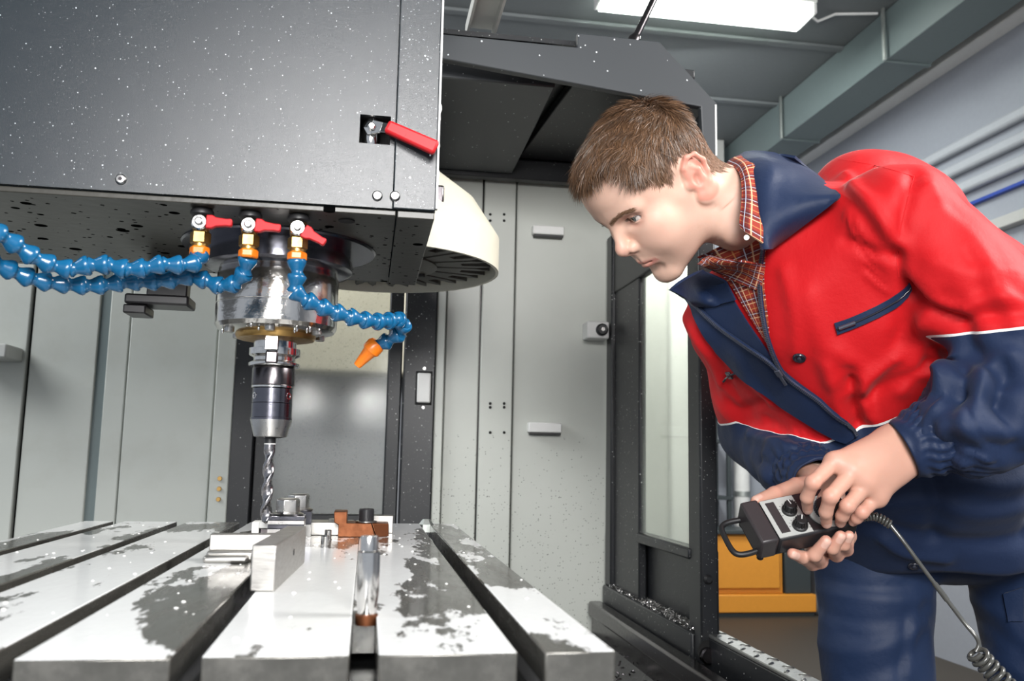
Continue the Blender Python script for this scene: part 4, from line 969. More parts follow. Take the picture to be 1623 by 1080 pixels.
# eye sockets
EYE = {1: V3(.0705, .0320, .0205), -1: V3(.0705, -.0320, .0205)}; ER_ = .0122
for s in (1, -1): fd.cut(ell((.0900, .0325 * s, .0210), (.0135, .0165, .0100)), .012)
for s in (1, -1):                                   # lids: shells round the eyeball with a slit between
    c = EYE[s]
    sl, g = fd.box((c - .022, c + .022), 0); x, y, z = g[0] - c[0], g[1] - c[1], g[2] - c[2]
    rr = np.sqrt(x * x + y * y + z * z)
    up = np.maximum(rr - (ER_ + .0021), -(z - .0040 + .10 * np.abs(y)) ); lo_ = np.maximum(rr - (ER_ + .0016), z + .0050 - .06 * np.abs(y))
    d = np.minimum(up, lo_).astype(np.float32); a = fd.D[sl]; k = .004; hh = np.maximum(k - np.abs(a - d), 0) / k; fd.D[sl] = np.minimum(a, d) - hh * hh * k * .25
    # opening: carve the gap back to just inside the eyeball
    gap = np.maximum(np.maximum(rr - (ER_ + .0040), np.maximum(z - .0040 + .10 * np.abs(y), -z - .0050 + .06 * np.abs(y))), np.maximum(np.abs(y) - .0125, -x + .001)).astype(np.float32)
    a = fd.D[sl]; k = .0012; d = -gap; hh = np.maximum(k - np.abs(a - d), 0) / k; fd.D[sl] = np.maximum(a, d) + hh * hh * k * .25
# mouth
for s in (1, -1):
    fd.add(cone((.0960, .004 * s, -.0435), (.0830, .0235 * s, -.0495), .0058, .0026), .006)
    fd.add(cone((.0945, .003 * s, -.0560), (.0820, .0210 * s, -.0520), .0066, .0026), .006)
    fd.cut(cone((.1015, .000, -.0492), (.0945, .013 * s, -.0494), .0011, .0011), .0030); fd.cut(cone((.0945, .013 * s, -.0494), (.0835, .0265 * s, -.0515), .0011, .0009), .0030)
    fd.cut(ell((.1060, .0058 * s, -.0225), (.0050, .0030, .0036)), .003)
fd.cut(cone((.0965, 0, -.0665), (.090, .012, -.067), .004, .003), .012); fd.cut(cone((.0965, 0, -.0665), (.090, -.012, -.067), .004, .003), .012)
fd.cut(cone((.1065, 0, -.033), (.1035, 0, -.040), .0020, .0022), .004)
# ears
for s in (1, -1):
    def E(x, y, z):
        u, w = x + .012, z - .003; return (-.013 + (u * .966 - w * .26) * 1.06, (.0700 + y * 1.25) * s, .003 + (u * .26 + w * .966) * 1.06)
    fd.add(ell(E(-.0150, .0045, .005), (.0180, .0075, .0310)), .006)
    fd.add(ell(E(-.0130, .0040, .0190), (.0150, .0062, .0150)), .004)
    helix = [E(.0015, .001, .008), E(.000, .0065, .022), E(-.009, .0100, .0335), E(-.022, .0120, .0320), E(-.0305, .0125, .0190), E(-.0300, .0110, .0040), E(-.0240, .0085, -.0090), E(-.0150, .0062, -.0210)]
    fd.cut(ell(E(-.010, .0125, -.001), (.0090, .0080, .0115)), .003)
    fd.cut(ell(E(-.0170, .0150, .0215), (.0085, .0036, .0085)), .003); fd.cut(ell(E(-.0245, .0145, .0080), (.0032, .0042, .0130)), .003)
    chain(fd, helix, [.0026, .0032, .0034, .0034, .0034, .0032, .0032, .0040], .0035)
    chain(fd, [E(-.010, .0085, .020), E(-.0185, .0100, .012), E(-.0200, .0090, -.002), E(-.014, .0075, -.0125)], [.0022, .0030, .0030, .0028], .004)
    fd.add(ell(E(-.0105, .0050, -.0245), (.0080, .0048, .0085)), .006); fd.add(ell(E(.0015, .0030, -.002), (.0048, .0038, .0060)), .005)
# neck, built towards the collar
fd.add(cone((-.028, 0, -.010), nb_l * .86 + V3(-.0, 0, 0), .056, .060), .03)
fd.add(cone((-.036, .042, -.034), nb_l * .80 + V3(.050, .026, .0), .014, .014), .02)         # neck muscle towards the collarbone
HV, HF = fd.mesh(); _m = np.clip((-HV[:, 0] - .028) / .02, 0, 1) * np.clip((-HV[:, 2] - .018) / .02, 0, 1); HV = relax(HV, HF, 25, .6, _m); HV = relax(HV, HF, 1, .4); HN = vert_normals(HV, HF)
x, y, z = HV.T; ay = np.abs(y)
def sm(a, e0, e1): t = np.clip((a - e0) / (e1 - e0), 0, 1); return t * t * (3 - 2 * t)
lip = np.maximum(np.exp(-(((z + .0445 + .24 * ay) / .0042) ** 2)), np.exp(-(((z + .0552 - .16 * ay) / .0050) ** 2))) * (ay < .0245) * sm(x, .080, .086)
earm = sm(ay, .074, .079) * sm(1 - np.sqrt(((x + .014) / .030) ** 2 + ((z - .003) / .043) ** 2), 0, .12)
blush = np.clip(.75 * earm + .16 * np.exp(-(((x - .065) / .03) ** 2 + ((z + .012) / .022) ** 2)) * (ay > .02) + .42 * np.exp(-(((x - .112) / .014) ** 2 + ((z + .010) / .014) ** 2 + (y / .014) ** 2)) + .25 * np.exp(-((np.linalg.norm(HV - EYE[1], axis=1) - .016) / .004) ** 2), 0, 1)
stub = sm(-z, .025, .06) * sm(x, .0, .03) * (1 - lip) * .5
# hairline: lower limit of hair height as a function of the direction round the head
def hair_edge(P):
    x, y, z = P.T; ph = np.arctan2(np.abs(y), x)
    e = np.interp(ph, [0, .28, .58, .72, .80, .84, .90, .97, 1.16, 1.30, 1.42, 1.50, 1.75, 1.88, 2.1, 2.4, 3.15],
                  [.099, .102, .106, .107, .096, .080, .064, .057, .028, .018, .022, .040, .040, .0, -.022, -.038, -.048])
    return z - e - .0035 * np.sin(ph * 41 + 90 * x) - .002 * np.sin(ph * 97)
he = hair_edge(HV); scalp = sm(he, -.002, .006) * (1 - earm)
zero = np.zeros(len(HV)); HVW = hw_(HV)
skinV = [HVW]; skinF = [HF]; skinA = {k: [v] for k, v in dict(lip=np.clip(lip, 0, 1) * .8, blush=blush, stubble=stub, scalp=scalp * .92, nail=zero, tan=zero).items()}
def skin_add(V, F, nail=None, red=None):
    o = sum(len(v) for v in skinV); skinV.append(V); skinF.append(F + o)
    for k in skinA: skinA[k].append(nail if (k == 'nail' and nail is not None) else np.zeros(len(V)))
    if nail is not None:
        skinA['blush'][-1] = red; skinA['tan'][-1] = np.ones(len(V))

# ---- eyes ----------------------------------------------------------
tgt = hl_([SXC, SYC, 1.02])[0]
for s in (1, -1):
    c = EYE[s]; g = nrm(tgt - c); g = nrm(g * .5 + nrm(V3(1, .30, -.05)) * .5); m = MB(); nu = 24; V = []; F = []
    fr = np.array(frame(g).to_3x3())
    for i in range(nu + 1):
        th_ = PI * i / nu
        for j in range(28):
            ph = 2 * PI * j / 28; V.append(c + fr @ (ER_ * V3(math.sin(th_) * math.cos(ph), math.sin(th_) * math.sin(ph), math.cos(th_) * (1.0 + (.05 if th_ < .45 else 0)))))
    for i in range(nu):
        for j in range(28): a, b = i * 28 + j, i * 28 + (j + 1) % 28; F.append((a, a + 28, b + 28, b))
    ir = np.repeat(np.clip(np.sin(np.minimum(np.linspace(0, PI, nu + 1), PI / 2)) / .62, 0, 1), 28)
    mesh_obj('eye', hw_(V), F, 'eye_white', person, {'iris': ir})

# ---- hair, brows and lashes ---------------------------------------
def strands(name, roots, dirs, norms, lens, width, parent, curl, grav, tone, segs=4):
    n_ = len(roots); V = np.zeros((n_, segs + 1, 2, 3)); p = roots.copy(); d = dirs.copy(); side = np.cross(norms, d); side /= np.maximum(np.linalg.norm(side, axis=1, keepdims=True), 1e-9)
    rr_ = RNG.uniform(-1.1, 1.1, n_)[:, None]; side = side * np.cos(rr_) + np.cross(d, side) * np.sin(rr_)
    for i in range(segs + 1):
        w = width * (1 - .85 * (i / segs) ** 1.6)
        V[:, i, 0] = p - side * w[:, None]; V[:, i, 1] = p + side * w[:, None]
        d = d + curl * (1 / segs) + grav * (1 / segs); d /= np.linalg.norm(d, axis=1, keepdims=True); p = p + d * (lens / segs)[:, None]
    base = (np.arange(n_) * (segs + 1) * 2)[:, None]; F = []
    for i in range(segs): q = np.array([0, 1, 3, 2]) + 2 * i; F.append(base + q)
    return mesh_obj(name, V.reshape(-1, 3), np.concatenate(F), 'hair_strand', parent, {'tone': np.repeat(tone, (segs + 1) * 2)})
fc_ = HV[HF].mean(1); fe = hair_edge(fc_); fa = np.linalg.norm(np.cross(HV[HF[:, 2]] - HV[HF[:, 0]], HV[HF[:, 3]] - HV[HF[:, 1]]), axis=1) * .5
ear_f = (np.abs(fc_[:, 1]) > .0765) & (fc_[:, 0] < .008) & (fc_[:, 0] > -.05) & (fc_[:, 2] < .042)
ear_f = ear_f | ((np.abs(fc_[:, 1]) > .064) & (((fc_[:, 0] + .016) / .022) ** 2 + ((fc_[:, 2] - .005) / .036) ** 2 < 1))
cand = np.where((fe > 0) & ~ear_f & (fc_[:, 2] > -.075))[0]
NH = 46000; pick = RNG.choice(cand, NH, p=fa[cand] / fa[cand].sum())
w4 = RNG.dirichlet([1, 1, 1, 1], NH); R0_ = np.einsum('ij,ijk->ik', w4, HV[HF[pick]]); N0_ = np.einsum('ij,ijk->ik', w4, HN[HF[pick]]); N0_ /= np.linalg.norm(N0_, axis=1, keepdims=True)
x, y, z = R0_.T; top = sm(z, .045, .10); frontness = sm(x, .0, .07)
whorl = V3(-.062, .012, .112); away = R0_ - whorl; fwd = np.tile(V3(1., 0, -.05), (NH, 1)); down = np.tile(V3(.45, 0, -1.), (NH, 1)); back = np.tile(V3(-.25, 0, -1.), (NH, 1))
flow = fwd * top[:, None] + down * (1 - top)[:, None]; rear = sm(-x, .055, .085); flow = flow * (1 - rear)[:, None] + back * rear[:, None]
flow[:, 1] += np.sign(y) * .18 * top
flow += RNG.normal(0, .26, (NH, 3)); clump = np.sin(R0_ @ V3(190, 260, 170))[:, None] * .38 * np.cross(N0_, flow); flow += clump
tang = flow - N0_ * (flow * N0_).sum(1)[:, None]; tang /= np.maximum(np.linalg.norm(tang, axis=1, keepdims=True), 1e-9)
near_whorl = np.exp(-(np.linalg.norm(away, axis=1) / .035) ** 2)
lift = .22 + .36 * top + .5 * near_whorl + RNG.normal(0, .08, NH); D0 = tang + N0_ * lift[:, None]; D0 /= np.linalg.norm(D0, axis=1, keepdims=True)
edge_short = sm(hair_edge(R0_), 0, .02); ln = (.017 + .017 * top + .008 * frontness * top) * (.62 + .38 * edge_short) * RNG.uniform(.65, 1.2, NH)
tone = np.clip(RNG.beta(1.4, 2.0, NH) + .10 * np.sin(R0_ @ V3(150, 210, 130)), 0, 1)
HAIR = strands('hair', hw_(R0_ - N0_ * .0008), D0 @ HR.T, N0_ @ HR.T, ln, np.full(NH, .00050) * RNG.uniform(.7, 1.25, NH), person, ((tang * .5 - N0_ * .55) @ HR.T), V3(0, 0, -.12), tone); HAIR['kind'] = 'stuff'
bv = BVHTree.FromPolygons([Vector(p) for p in HV.tolist()], [tuple(q) for q in HF.tolist()])
for s in (1, -1):
    bR = []; bD = []; bN = []; bL = []
    path = smooth_poly([(.0990, .005 * s, .0315), (.0965, .017 * s, .0375), (.0885, .033 * s, .0415), (.0765, .048 * s, .0385)], 200)
    for i, p in enumerate(path):
        t = i / 199
        for _ in range(2):
            q = p + V3(0, 0, RNG.normal(0, .0019 * (1 - .6 * t))); l, nn, _, _ = bv.find_nearest(Vector(q))
            bR.append(np.array(l)); bN.append(np.array(nn)); bD.append(nrm(V3(-.35, .9 * s, .45 - .9 * t) + np.array(nn) * .25 + RNG.normal(0, .15, 3))); bL.append(.0075 * RNG.uniform(.6, 1.1))
    bR, bD, bN = map(np.array, (bR, bD, bN)); bD = bD - bN * ((bD * bN).sum(1)[:, None] - .18)
    o = strands('eyebrow', hw_(bR), bD @ HR.T, bN @ HR.T, np.array(bL), np.full(len(bR), .00022), person, (-bN * .3) @ HR.T, V3(0, 0, 0), RNG.uniform(.5, 1., len(bR)), 3); o['kind'] = 'stuff'
    bR = []; bD = []; bN = []
    for i in range(46):
        a = -1.0 + 2.0 * i / 45; p = EYE[s] + V3(math.cos(a) * (ER_ + .0018), math.sin(a) * (ER_ + .0018) * .92, .0040 - .10 * abs(math.sin(a)) * ER_)
        bR.append(p); bD.append(nrm(V3(math.cos(a), math.sin(a), -.25))); bN.append(V3(0, 0, 1))
    o = strands('eyelash', hw_(bR), np.array(bD) @ HR.T, np.array(bN) @ HR.T, np.full(len(bR), .0065), np.full(len(bR), .00028), person, np.array(bN) @ HR.T * .5, V3(0, 0, 0), np.zeros(len(bR)), 3); o['kind'] = 'stuff'

# ---- hands ---------------------------------------------------------
def A3(*p): return [at(a, b, y=c) for a, b, c in p]
def fingers(fd, chains, rad):
    for pts, r in zip(chains, rad):
        for i in range(len(pts) - 1): fd.add(cone(pts[i], pts[i + 1], r[i], r[i + 1]), .0035)
# left hand, turning the dial
mcp = A3((1322, 733, 1.040), (1352, 748, 1.030), (1374, 768, 1.030), (1390, 789, 1.036)); pip = A3((1288, 766, 1.030), (1316, 788, 1.020), (1343, 803, 1.022), (1366, 813, 1.030))
dip = A3((1279, 789, 1.044), (1309, 812, 1.034), (1335, 818, 1.034), (1358, 822, 1.038)); tip = A3((1280, 808, 1.064), (1310, 830, 1.050), (1332, 829, 1.048), (1352, 828, 1.047))
wr = WL
fl = Field(np.min(mcp + tip + [wr], axis=0) - .05, np.max(mcp + tip + [wr], axis=0) + .05, .0015)
wdir = nrm(WL - EL); fl.add(slab(wr - wdir * .05, wr + wdir * .012, V3(.2, .25, .95), .030, .022, .030, .020), .02)
w_off = [V3(-.004, .006, .020), V3(.0, .0, .010), V3(0, -.002, -.002), V3(.004, -.002, -.014)]
for i in range(4):
    fl.add(cone(wr + w_off[i], mcp[i], .0150, .0108), .018)
    fl.add(cone(wr + w_off[i] + V3(0, -.011, .003), mcp[i] + V3(0, -.004, .003), .0030, .0042), .008)
    fl.add(ell(mcp[i], .0108), .012)
pc_ = (np.mean(mcp, 0) + wr) / 2; fl.add(cone(pc_, np.mean(mcp, 0), .013, .010), .02); fl.add(cone(pc_ + V3(0, .016, 0), np.mean(mcp, 0) + V3(0, .012, 0), .020, .014), .018)
fingers(fl, [[mcp[i], pip[i], dip[i], tip[i]] for i in range(4)], [[.0104, .0087, .0079, .0066], [.0106, .0090, .0081, .0068], [.0102, .0087, .0078, .0065], [.0092, .0077, .0069, .0057]])
for i in range(4): fl.add(ell(pip[i] + V3(0, -.001, .001), [.0086, .0089, .0086, .0076][i]), .004)
for i in range(3):
    fl.add(cone((mcp[i] + mcp[i + 1]) / 2 * .93 + wr * .07, wr + (w_off[i] + w_off[i + 1]) / 2, .0105, .014), .014)
tm = A3((1350, 742, 1.075), (1318, 776, 1.100), (1300, 800, 1.092)); fl.add(cone(wr + V3(-.01, .02, .01), tm[0], .016, .014), .014); fingers(fl, [[tm[0], tm[1], tm[2]]], [[.0135, .0110, .0085]])
# nails stand a touch proud of the finger ends
LV, LF = fl.mesh(); LV = relax(LV, LF, 2, .5); LN = vert_normals(LV, LF)
def nails(V, N_, tips, dips, outs, r=.0062):
    a = np.zeros(len(V))
    for t_, d_, o_ in zip(tips, dips, outs):
        ax = nrm(t_ - d_); o_ = nrm(o_ - ax * (o_ @ ax)); c = t_ - ax * .0005 + o_ * .0062; q = V - c; u = q @ ax; w = q @ np.cross(ax, o_)
        e = (u / .0066) ** 4 + (w / .0050) ** 4; a = np.maximum(a, np.clip((1.15 - e) / .5, 0, 1) * np.clip(((N_ @ o_) - .2) / .2, 0, 1) * (np.abs(q @ o_) < .006))
    return a
def redden(V, pts): return .16 + .4 * np.max([np.exp(-(np.linalg.norm(V - p, axis=1) / .010) ** 2) for p in pts], axis=0)
nl = nails(LV, LN, tip, dip, [V3(-.35, -.75, .35)] * 4); skin_add(LV, LF, nl, redden(LV, mcp + pip + tip))
# right hand, carrying the box from below
mcp = A3((1288, 868, 1.150), (1308, 862, 1.152), (1328, 856, 1.150), (1344, 850, 1.146)); pip = A3((1288, 894, 1.112), (1300, 890, 1.106), (1326, 880, 1.100), (1342, 872, 1.096))
dip = A3((1272, 884, 1.084), (1291, 880, 1.074), (1319, 869, 1.070), (1338, 864, 1.070)); tip = A3((1256, 878, 1.072), (1309, 858, 1.0595), (1332, 850, 1.0570), (1346, 849, 1.0580))
wr = WR
fr_ = Field(np.min(mcp + tip + [wr, at(1196, 795, y=1.12)], axis=0) - .045, np.max(mcp + tip + [wr], axis=0) + .06, .0015)
wdir = nrm(WR - ER); fr_.add(slab(wr - wdir * .06, wr, V3(.6, .3, -.4), .031, .024, .030, .022), .02)
for i in range(4):
    fr_.add(cone(wr + (mcp[i] - np.mean(mcp, 0)) * .5, mcp[i], .0150, .0115), .016)
fingers(fr_, [[mcp[i], pip[i], dip[i], tip[i]] for i in range(4)], [[.0100, .0090, .0080, .0070], [.0104, .0095, .0086, .0074], [.0100, .0091, .0082, .0071], [.0092, .0081, .0073, .0063]])
tb_ = A3((1296, 772, 1.185), (1262, 772, 1.160), (1228, 784, 1.137), (1199, 795, 1.124)); fr_.add(cone(wr, tb_[0], .020, .018), .016); fr_.add(cone(tb_[0], tb_[1], .0185, .0125), .012); fingers(fr_, [[tb_[1], tb_[2], tb_[3]]], [[.0122, .0105, .0080]])
RV, RF = fr_.mesh(); RV = relax(RV, RF, 2, .5); RN = vert_normals(RV, RF)
nl = nails(RV, RN, tip, dip, [V3(-.2, -1, -.2)] * 4); nl = np.maximum(nl, nails(RV, RN, [tb_[3]], [tb_[2]], [V3(0, -.5, 1)])); skin_add(RV, RF, nl, redden(RV, pip + tip + tb_))
# plain trunk and limbs under the clothes
fc2 = Field(np.min([SR, ER, PEL - .15, V3(.5, 1, .1)], 0) - .12, np.max([SL, EL, PEL + .15, V3(1.2, 1.5, 1.4)], 0) + .1, .012)
fc2.add(slab(PEL + UP * .08, MID - UP * .05, SIDE, .10, .07, .12, .08), .04); fc2.add(cone(SR, SL, .05, .05), .05); fc2.add(cone(MID, MID * .4 + NB * .6, .055, .040), .04)
for a, b, c in ((SL, EL, WL), (SR, ER, WR)): chain(fc2, [a, b, c], [.045, .035, .026], .03)
HIPR, HIPL = at(1384, 885, y=1.43), at(1624, 880, y=1.40)
KR, KL = V3(HIPR[0] - .02, 1.40, .50), V3(HIPL[0] + .02, 1.36, .50); AR, AL = V3(KR[0] + .0, 1.45, .09), V3(KL[0] + .01, 1.42, .09)
for a, b, c in ((HIPR, KR, AR), (HIPL, KL, AL)): chain(fc2, [a, b, c], [.055, .045, .035], .04)
CV, CF = fc2.mesh(); skin_add(CV, CF)
BODY = mesh_obj('body', np.concatenate(skinV), np.concatenate(skinF), 'skin', person, {k: np.concatenate(v) for k, v in skinA.items()})

# ---- jacket ---------------------------------------------------------
WST = PEL + UP * .20 + FRONT * .015
_J = [SR, ER, PEL, WR, SL, EL, WL, MID]; fj = Field(np.min(_J, 0) - V3(.13, .13, .2), np.max(_J, 0) + V3(.24, .2, .16), .0050)
TORSO = [(slab(PEL - V3(0, 0, .02), WST, SIDE, .185, .140, .185, .150), .05), (slab(WST, MID - UP * .07, SIDE, .185, .150, .180, .135), .06),
         (cone(SR + SIDE * .01, SL - SIDE * .03, .076, .078), .05), (ell(MID - FRONT * .045 - UP * .06 + SIDE * .02, (.14, .14, .12)), .06), (cone(at(1360, 318, y=1.28), at(1420, 345, y=1.30), .078, .088), .06),
         (cone(at(1420, 345, y=1.30), at(1570, 515, y=1.40), .085, .130), .05), (cone(MID - FRONT * .03, NB - FRONT * .03, .100, .072), .06)]
ARM_L = [(cone(SL, SL * .45 + EL * .55, .074, .068), .03), (cone(SL * .45 + EL * .55, EL, .068, .074), .03), (cone(EL, EL * .4 + WL * .6, .078, .066), .03), (cone(EL * .4 + WL * .6, WL - nrm(WL - EL) * .085, .066, .052), .02)]
ARM_R = [(cone(SR, SR * .4 + ER * .6, .066, .064), .03), (cone(SR * .4 + ER * .6, ER, .064, .062), .03), (cone(ER, ER * .35 + WR * .65, .062, .054), .03), (cone(ER * .35 + WR * .65, WR - nrm(WR - ER) * .085, .054, .048), .02)]
for p, k in TORSO + ARM_L + ARM_R: fj.add(p, k)
# hem, and room for the neck
HEMZ = at(1440, 905, y=1.30)[2]
g = np.meshgrid(*fj.ax, indexing='ij', sparse=True)
hemd = (HEMZ + .06 * (g[0] - .93) - g[2]); fj.D = np.maximum(fj.D, hemd.astype(np.float32))
neck_ax = nrm(hl_(NB)[0]); 
fj.cut(cone(hw_(nb_l * .45)[0], hw_(nb_l * .80)[0], .066, .050), .01)
JV, JF = fj.mesh(); JN = vert_normals(JV, JF)
def dist_to(prims, P):
    return np.min([f(P[:, 0][:, None, None], P[:, 1][:, None, None], P[:, 2][:, None, None]).ravel() for (f, bb), k in prims], axis=0)
def arm_t(P, a, b): ba = b - a; return ((P - a) @ ba) / np.linalg.norm(ba)
bvhJ = BVHTree.FromPolygons([Vector(p) for p in JV.tolist()], [tuple(q) for q in JF.tolist()])
def hits(poly, bvh=None):
    out = []
    for p in poly:
        l, n_ = hit(bvh or bvhJ, *p)
        if l is not None: out.append(l)
    return np.array(out)
# folds: valleys (negative) and ridges (positive) pressed into the cloth along lines
FOLDS = [([(1326, 288), (1370, 340), (1416, 406)], -.007, .011), ([(1340, 280), (1390, 335), (1425, 385)], .007, .010), ([(1418, 406), (1380, 400), (1340, 380)], -.005, .009), ([(1350, 606), (1353, 645), (1357, 680)], -.008, .008), ([(1350, 628), (1385, 600), (1418, 571)], .007, .010), ([(1470, 576), (1420, 610), (1374, 637)], -.007, .009), ([(1365, 600), (1372, 640), (1380, 670)], .006, .009), ([(1520, 560), (1500, 600), (1460, 640)], .009, .010), ([(1530, 590), (1510, 640), (1480, 680)], -.009, .009), ([(1560, 600), (1540, 660), (1560, 720)], .009, .011), ([(1590, 580), (1580, 640), (1610, 700)], -.008, .010), ([(1520, 660), (1535, 700), (1525, 735)], .008, .009), ([(1435, 455), (1475, 490), (1515, 512)], -.008, .008), ([(1530, 490), (1570, 470), (1615, 480)], .006, .009), ([(1520, 510), (1570, 500), (1615, 500)], -.005, .008), ([(1240, 430), (1262, 500), (1262, 560)], .004, .012),
         ([(1448, 280), (1432, 330), (1418, 395), (1424, 440), (1445, 470)], -.007, .010), ([(1416, 395), (1380, 340), (1330, 300)], .006, .016), ([(1440, 470), (1480, 505), (1530, 520)], -.010, .014),
         ([(1445, 475), (1425, 540), (1400, 600), (1375, 680)], -.006, .013), ([(1470, 500), (1455, 560), (1430, 620)], .007, .014), ([(1330, 560), (1380, 600), (1420, 560)], .005, .014), ([(1280, 470), (1300, 540), (1320, 600)], .005, .018),
         ([(1350, 590), (1345, 650), (1362, 690)], -.006, .012), ([(1310, 580), (1330, 640), (1340, 670)], .005, .012), ([(1500, 330), (1540, 400), (1560, 470)], -.005, .014), ([(1470, 300), (1530, 370), (1590, 470), (1610, 510)], .006, .012),
         ([(1480, 420), (1540, 440), (1600, 430)], .004, .014), ([(1500, 470), (1560, 500), (1620, 480)], -.005, .012), ([(1460, 590), (1520, 600), (1600, 570)], .008, .014), ([(1440, 640), (1500, 620), (1580, 640)], -.009, .014), ([(1450, 690), (1520, 670), (1600, 690)], .008, .013),
         ([(1470, 720), (1540, 700), (1620, 720)], -.007, .013), ([(1530, 540), (1560, 580), (1600, 600)], -.006, .012), ([(1480, 560), (1500, 610), (1490, 660)], .006, .010), ([(1170, 560), (1190, 600), (1220, 640)], .006, .012), ([(1090, 500), (1120, 560), (1150, 620)], .005, .012),
         ([(1150, 620), (1170, 650), (1205, 640)], -.005, .010), ([(1190, 690), (1230, 700), (1270, 720)], .007, .010), ([(1200, 730), (1240, 740), (1275, 735)], -.007, .010), ([(1215, 670), (1250, 690), (1290, 700)], -.006, .010),
         ([(1400, 800), (1470, 790), (1560, 820), (1620, 800)], .008, .020), ([(1380, 840), (1450, 850), (1540, 870), (1620, 850)], -.007, .018), ([(1470, 740), (1490, 800), (1480, 860)], -.008, .014), ([(1520, 760), (1580, 770), (1620, 760)], .008, .018), ([(1400, 860), (1430, 880), (1500, 890)], .006, .012)]
disp = np.zeros(len(JV))
for poly, amp, w in FOLDS:
    H = hits(smooth_poly(poly, 16)); run = [H[:1]]
    for a_, b_ in zip(H, H[1:]):
        if np.linalg.norm(b_ - a_) > .035: run.append(b_[None])
        else: run[-1] = np.r_[run[-1], b_[None]]
    d = np.full(len(JV), 9.)
    for r_ in run:
        if len(r_) > 1: d = np.minimum(d, seg_dist(JV, r_))
    disp += 1.25 * amp * np.exp(-(d / w) ** 2)
dA = np.minimum(dist_to(ARM_L, JV), 9); dB = dist_to(ARM_R, JV); dT = dist_to(TORSO, JV)
# rumpled forearms and gathered wrists
for S_, E_, W_, dd_ in ((SL, EL, WL, dA), (SR, ER, WR, dB)):
    t = arm_t(JV, E_, W_); m = (dd_ < dT + .01) & (t > .02); L_ = np.linalg.norm(W_ - E_)
    disp += np.where(m, (.0015 * np.sin(t * 130 + 2 * np.sin(JV[:, 2] * 60)) * np.clip(t / .1, 0, 1)), 0)
    m2 = (dd_ < dT + .01) & (t > L_ - .085); ang = JV @ nrm(np.cross(W_ - E_, V3(0, 0, 1))); disp += np.where(m2, .0022 * np.sin(ang * 700 + 3 * np.sin(t * 90)), 0)
lowf = .004 * np.sin(JV @ V3(21, 13, 17) + 1.3 * np.sin(JV @ V3(9, 25, 11))) + .0025 * np.sin(JV @ V3(-31, 22, 40)); JV = relax(JV, JF, 3, .5); JN = vert_normals(JV, JF); JV = JV + JN * (disp + lowf)[:, None]; JV = relax(JV, JF, 1, .5)
# colour fields: red above the seams, navy below
seam = hits([(1300, 712), (1390, 678)]); seam_p = seam.mean(0); sd_ = nrm(seam[1] - seam[0]); seam_n = nrm(UP - sd_ * (UP @ sd_))
band_t = (JV - seam_p) @ seam_n + 1.1 * np.maximum(0, -((JV - MID) @ FRONT) - .0)
def seam_plane(pa_, pb_, ax):
    a, b = hits([pa_])[0], hits([pb_])[0]; s_ = nrm(b - a); nn = nrm(ax - s_ * (ax @ s_)); return (a + b) / 2, nn
lp, ln_ = seam_plane((1532, 528), (1612, 519), nrm(SL - EL)); band_l = (JV - lp) @ ln_
rp, rn_ = seam_plane((1162, 668), (1206, 656), nrm(SR - ER)); band_r = (JV - rp) @ rn_
foreL = arm_t(JV, EL, WL) > .0; dFL = dist_to(ARM_L[2:], JV); dUL = dist_to(ARM_L[:2], JV); dFR = dist_to(ARM_R[2:], JV); dUR = dist_to(ARM_R[:2], JV)
band_l = np.where(dFL < dUL - .004, -.05, band_l); band_r = np.where(dFR < dUR - .004, -.05, band_r)
cl = lambda q: np.clip(q, -.03, .03)
wA = np.clip((dT - dA) / .014 + .3, 0, 1); wB = np.clip((dT - dB) / .014 + .3, 0, 1)
band = cl(band_t) * (1 - wA) + cl(band_l) * wA; band = band * (1 - wB) + cl(band_r) * wB
_a = np.concatenate([JF[:, i] for i in range(4)]); _b = np.concatenate([JF[:, (i + 1) % 4] for i in range(4)])
for _ in range(3):
    _s = (np.bincount(_a, weights=band[_b], minlength=len(JV)) + np.bincount(_b, weights=band[_a], minlength=len(JV))) / np.maximum(np.bincount(_a, minlength=len(JV)) + np.bincount(_b, minlength=len(JV)), 1)
    band = band * .4 + _s * .6
jk = mesh_obj('jacket', JV, JF, 'jacket_cloth', person, {'band': band})
bvhJ = BVHTree.FromPolygons([Vector(p) for p in JV.tolist()], [tuple(q) for q in JF.tolist()])
# gathered cuffs
def cuff(E_, W_, r0, r1, name):
    ax = nrm(W_ - E_); fr3 = np.array(frame(ax).to_3x3()); c0 = W_ - ax * .068; V = []; nu, nv = 26, 90
    for i in range(nu):
        s = i / (nu - 1); r = (r0 + (r1 - r0) * s) * (1 + .05 * math.sin(s * PI))
        for j in range(nv):
            a = 2 * PI * j / nv; q = r + .0022 * math.sin(a * 22 + 2.2 * math.sin(s * 9 + a * 2)) * math.sin(PI * min(1, s * 1.05 + .08)) + .0012 * math.sin(s * 24 + 2 * math.sin(3 * a))
            V.append(c0 + ax * (s * .066) + fr3 @ V3(math.cos(a) * q, math.sin(a) * q, 0))
    F = [(i * nv + j, i * nv + (j + 1) % nv, (i + 1) * nv + (j + 1) % nv, (i + 1) * nv + j) for i in range(nu - 1) for j in range(nv)]
    # turned-in end
    o = len(V); V += [tuple(np.asarray(V[(nu - 1) * nv + j]) * .90 + (W_ - ax * .002) * .10 - ax * .004) for j in range(nv)]
    F += [((nu - 1) * nv + j, (nu - 1) * nv + (j + 1) % nv, o + (j + 1) % nv, o + j) for j in range(nv)]
    mesh_obj(name, V, F, 'navy_cloth', jk)
cuff(EL, WL, .050, .0385, 'cuff'); cuff(ER, WR, .048, .040, 'cuff')
